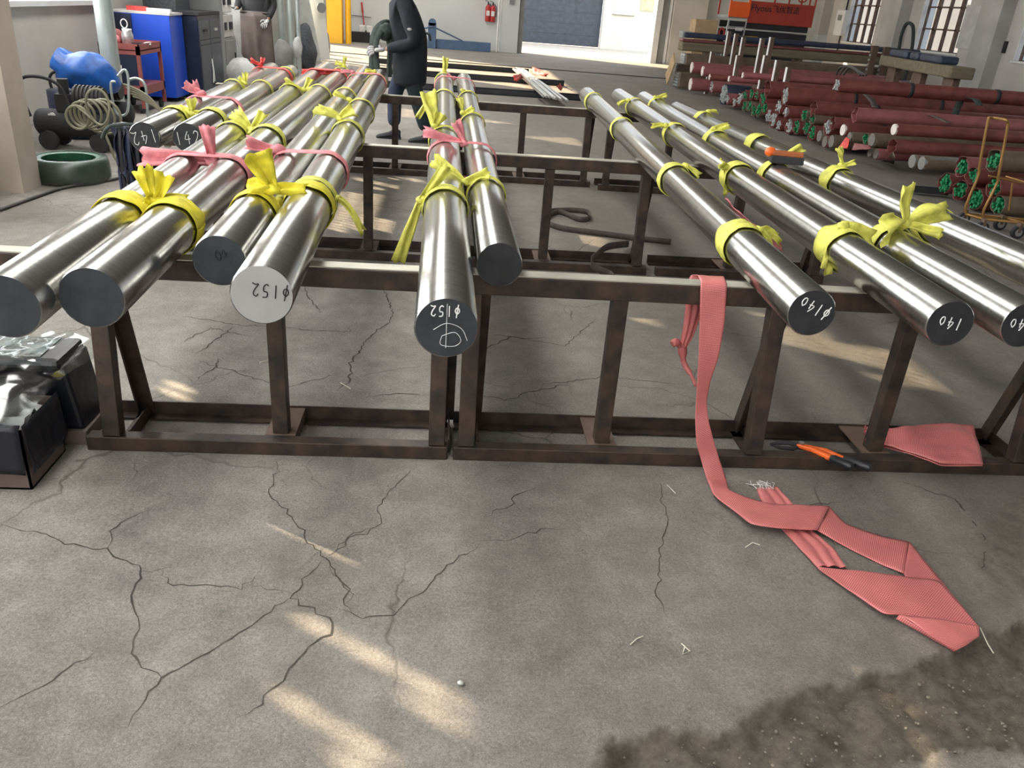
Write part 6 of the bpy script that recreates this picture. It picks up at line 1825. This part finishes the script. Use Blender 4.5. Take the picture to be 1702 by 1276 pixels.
# slings he carries over the forearm
sg_ = thing('carried_sling', 'bundle of green-grey webbing slings held by the walking person', 'sling', tuple(B(632, 60)))
XA = B(624, 90)
ribbon([B(619, 150, -.14), B(619, 110, -.14), B(620, 80, -.14), B(622, 60, -.13), B(630, 45, -.10), B(642, 39, -.02), B(650, 44, .06), B(652, 60, .08), B(650, 80, .08)], .075, m_sling, 'loop', sg_, up=(.3, 1, 0), edge=False, thick=.012)
ribbon([B(627, 118, -.16), B(625, 90, -.16), B(626, 66, -.15), B(634, 50, -.12), B(644, 46, -.05)], .06, m_sling, 'loop', sg_, up=(.3, 1, 0), thick=.012)
kb = MB().ball(B(640, 52, -.04), (.085, .09, .085), 18, 12)
kb.v = [p + (p - B(640, 52, -.04)).normalized() * .022 * noise.noise(p * 22) for p in kb.v]
kb.build('bundled_fold', m_sling, sg_)
for k, px in enumerate((645, 649)):
    ribbon([B(px, 128, -.05), B(px + .5, 100, -.05), B(px + 1, 78, -.05), B(px - 3, 60, -.05)], .03, m_sling, 'loose_end', sg_, up=(.3, 1, 0), thick=.008)
# worker 2, facing the camera in a long leather apron
Y2 = 14.2
w2 = thing('person', 'person in black jacket and long brown leather apron standing behind the bars', 'person', (-3.06, Y2, 0))
x2 = P(432, 100, y=Y2).x
def D(dx, z, dy=0.0): return V((x2 + dx, Y2 + dy, z))
n2 = {'pel': (D(0, .92), (.15, .11)), 'wai': (D(0, 1.08), (.14, .10)), 'che': (D(0, 1.28), (.16, .11)), 'nec': (D(0, 1.46), .055), 'hd': (D(0, 1.62), (.08, .085)),
      'sL': (D(.20, 1.38), .055), 'eL': (D(.25, 1.10), .042), 'wL': (D(.20, .90, -.16), .028), 'sR': (D(-.20, 1.38), .055), 'eR': (D(-.25, 1.12), .042), 'wR': (D(-.26, 1.02, -.22), .028),
      'hL': (D(.10, .86), .085), 'kL': (D(.10, .48), .055), 'aL': (D(.10, .10), .038), 'hR': (D(-.10, .86), .085), 'kR': (D(-.10, .48), .055), 'aR': (D(-.10, .10), .038)}
skin('body', n2, chain('pel', 'wai', 'che', 'nec', 'hd') + chain('che', 'sL', 'eL', 'wL') + chain('che', 'sR', 'eR', 'wR') + chain('pel', 'hL', 'kL', 'aL') + chain('pel', 'hR', 'kR', 'aR'), m_skin, w2)
jk = skin('jacket', {'hem': (D(0, .98), (.24, .17)), 'wai': (D(0, 1.12), (.25, .18)), 'che': (D(0, 1.28), (.22, .16)), 'col': (D(0, 1.42), (.09, .09)), 'sL': (D(.20, 1.36), .085), 'eL': (D(.26, 1.10), .068), 'cL': (D(.20, .91, -.155), .05),
                    'sR': (D(-.20, 1.36), .085), 'eR': (D(-.26, 1.12), .068), 'cR': (D(-.26, 1.025, -.215), .05)}, chain('hem', 'wai', 'che', 'col') + chain('che', 'sL', 'eL', 'cL') + chain('che', 'sR', 'eR', 'cR'), m_blackm, w2, 'wai')
MB().box(tuple(D(.0, 1.26, -.185)), tuple(D(.07, 1.36, -.165))).build('chest_badge', m_blueg, jk)
rows = []
for i in range(15):
    t = i / 14
    z = .98 - .90 * t
    hw = .235 + .03 * t
    rows.append([D((j / 18 - .5) * 2 * hw, z, -.20 - .02 * t + .12 * abs(j / 18 - .5) * 2 * (.6 + .4 * t) + .022 * math.sin(j * 1.1) * t + .012 * noise.noise(V((j * .5, i * .4, 3)))) for j in range(19)])
MB().sheet(rows).build('leather_apron', m_apron, w2, thick=.006)
rows = [[D(math.sin(a) * .255, z, .01 - math.cos(a) * .19) for a in [-2.2 + 4.4 * j / 20 for j in range(21)]] for z in (1.0, .96)]
MB().sheet(rows).build('apron_belt', m_apron, w2, thick=.006)
for sx in (-.10, .10):
    skin('trouser_leg', {'h': (D(sx, .88), .11), 'k': (D(sx, .48), .082), 'a': (D(sx, .11), .066)}, chain('h', 'k', 'a'), m_pants, w2)
    shoe(w2, D(sx, 0, .07), D(sx, 0, -.19), m_blackm)
head(w2, D(0, 1.62), (.1, -1, -.15), m_skin, m_hair, 1.0, m_bluedk)
hand(w2, D(-.26, 1.02, -.22), (-.5, -.6, .2), (0, .3, -.9), m_glove, .7, 1.25)
hand(w2, D(.20, .90, -.16), (-.3, -.6, -.5), (0, .5, -.6), m_glove, .7, 1.2, .16, -1)
# a second timber bale and blue film on the stack nearer the right wall
a_ = P(1478, 101, x=7.6)
o = thing('timber_bale', 'shorter dull yellow timber bale at the right end of the stack', 'bale', tuple(a_), 'bales of the far stack')
MB().bar(a_, P(1600, 122, z=a_.z), .34, .16).build('wrap', m_timber, o, bevel=.02)
b2_ = P(1600, 122, z=a_.z)
for k, (fa, fb) in enumerate([(.10, .36), (.41, .52), (.55, .82)]):
    up2 = V((0, 0, .137))
    tag(MB().bar(a_.lerp(b2_, fa) + up2, a_.lerp(b2_, fb) + up2, .28, .11).build('blue_roll', m_film_k, bevel=.03), ['first blue film roll on the right timber bale', 'middle blue film roll on the right timber bale', 'last dark blue film roll on the right timber bale'][k], 'roll')
for k, t in enumerate((.12, .5, .9)):
    q = a_.lerp(b2_, t)
    tag(MB().box((q.x - .05, q.y - .14, 0), (q.x + .05, q.y + .14, a_.z - .081)).build('trestle', m_rust), ['rusty trestle under the left end of the right timber bale', 'rusty trestle under the middle of the right timber bale', 'rusty trestle under the right end of the right timber bale'][k], 'trestle', 'trestles inside the pile')
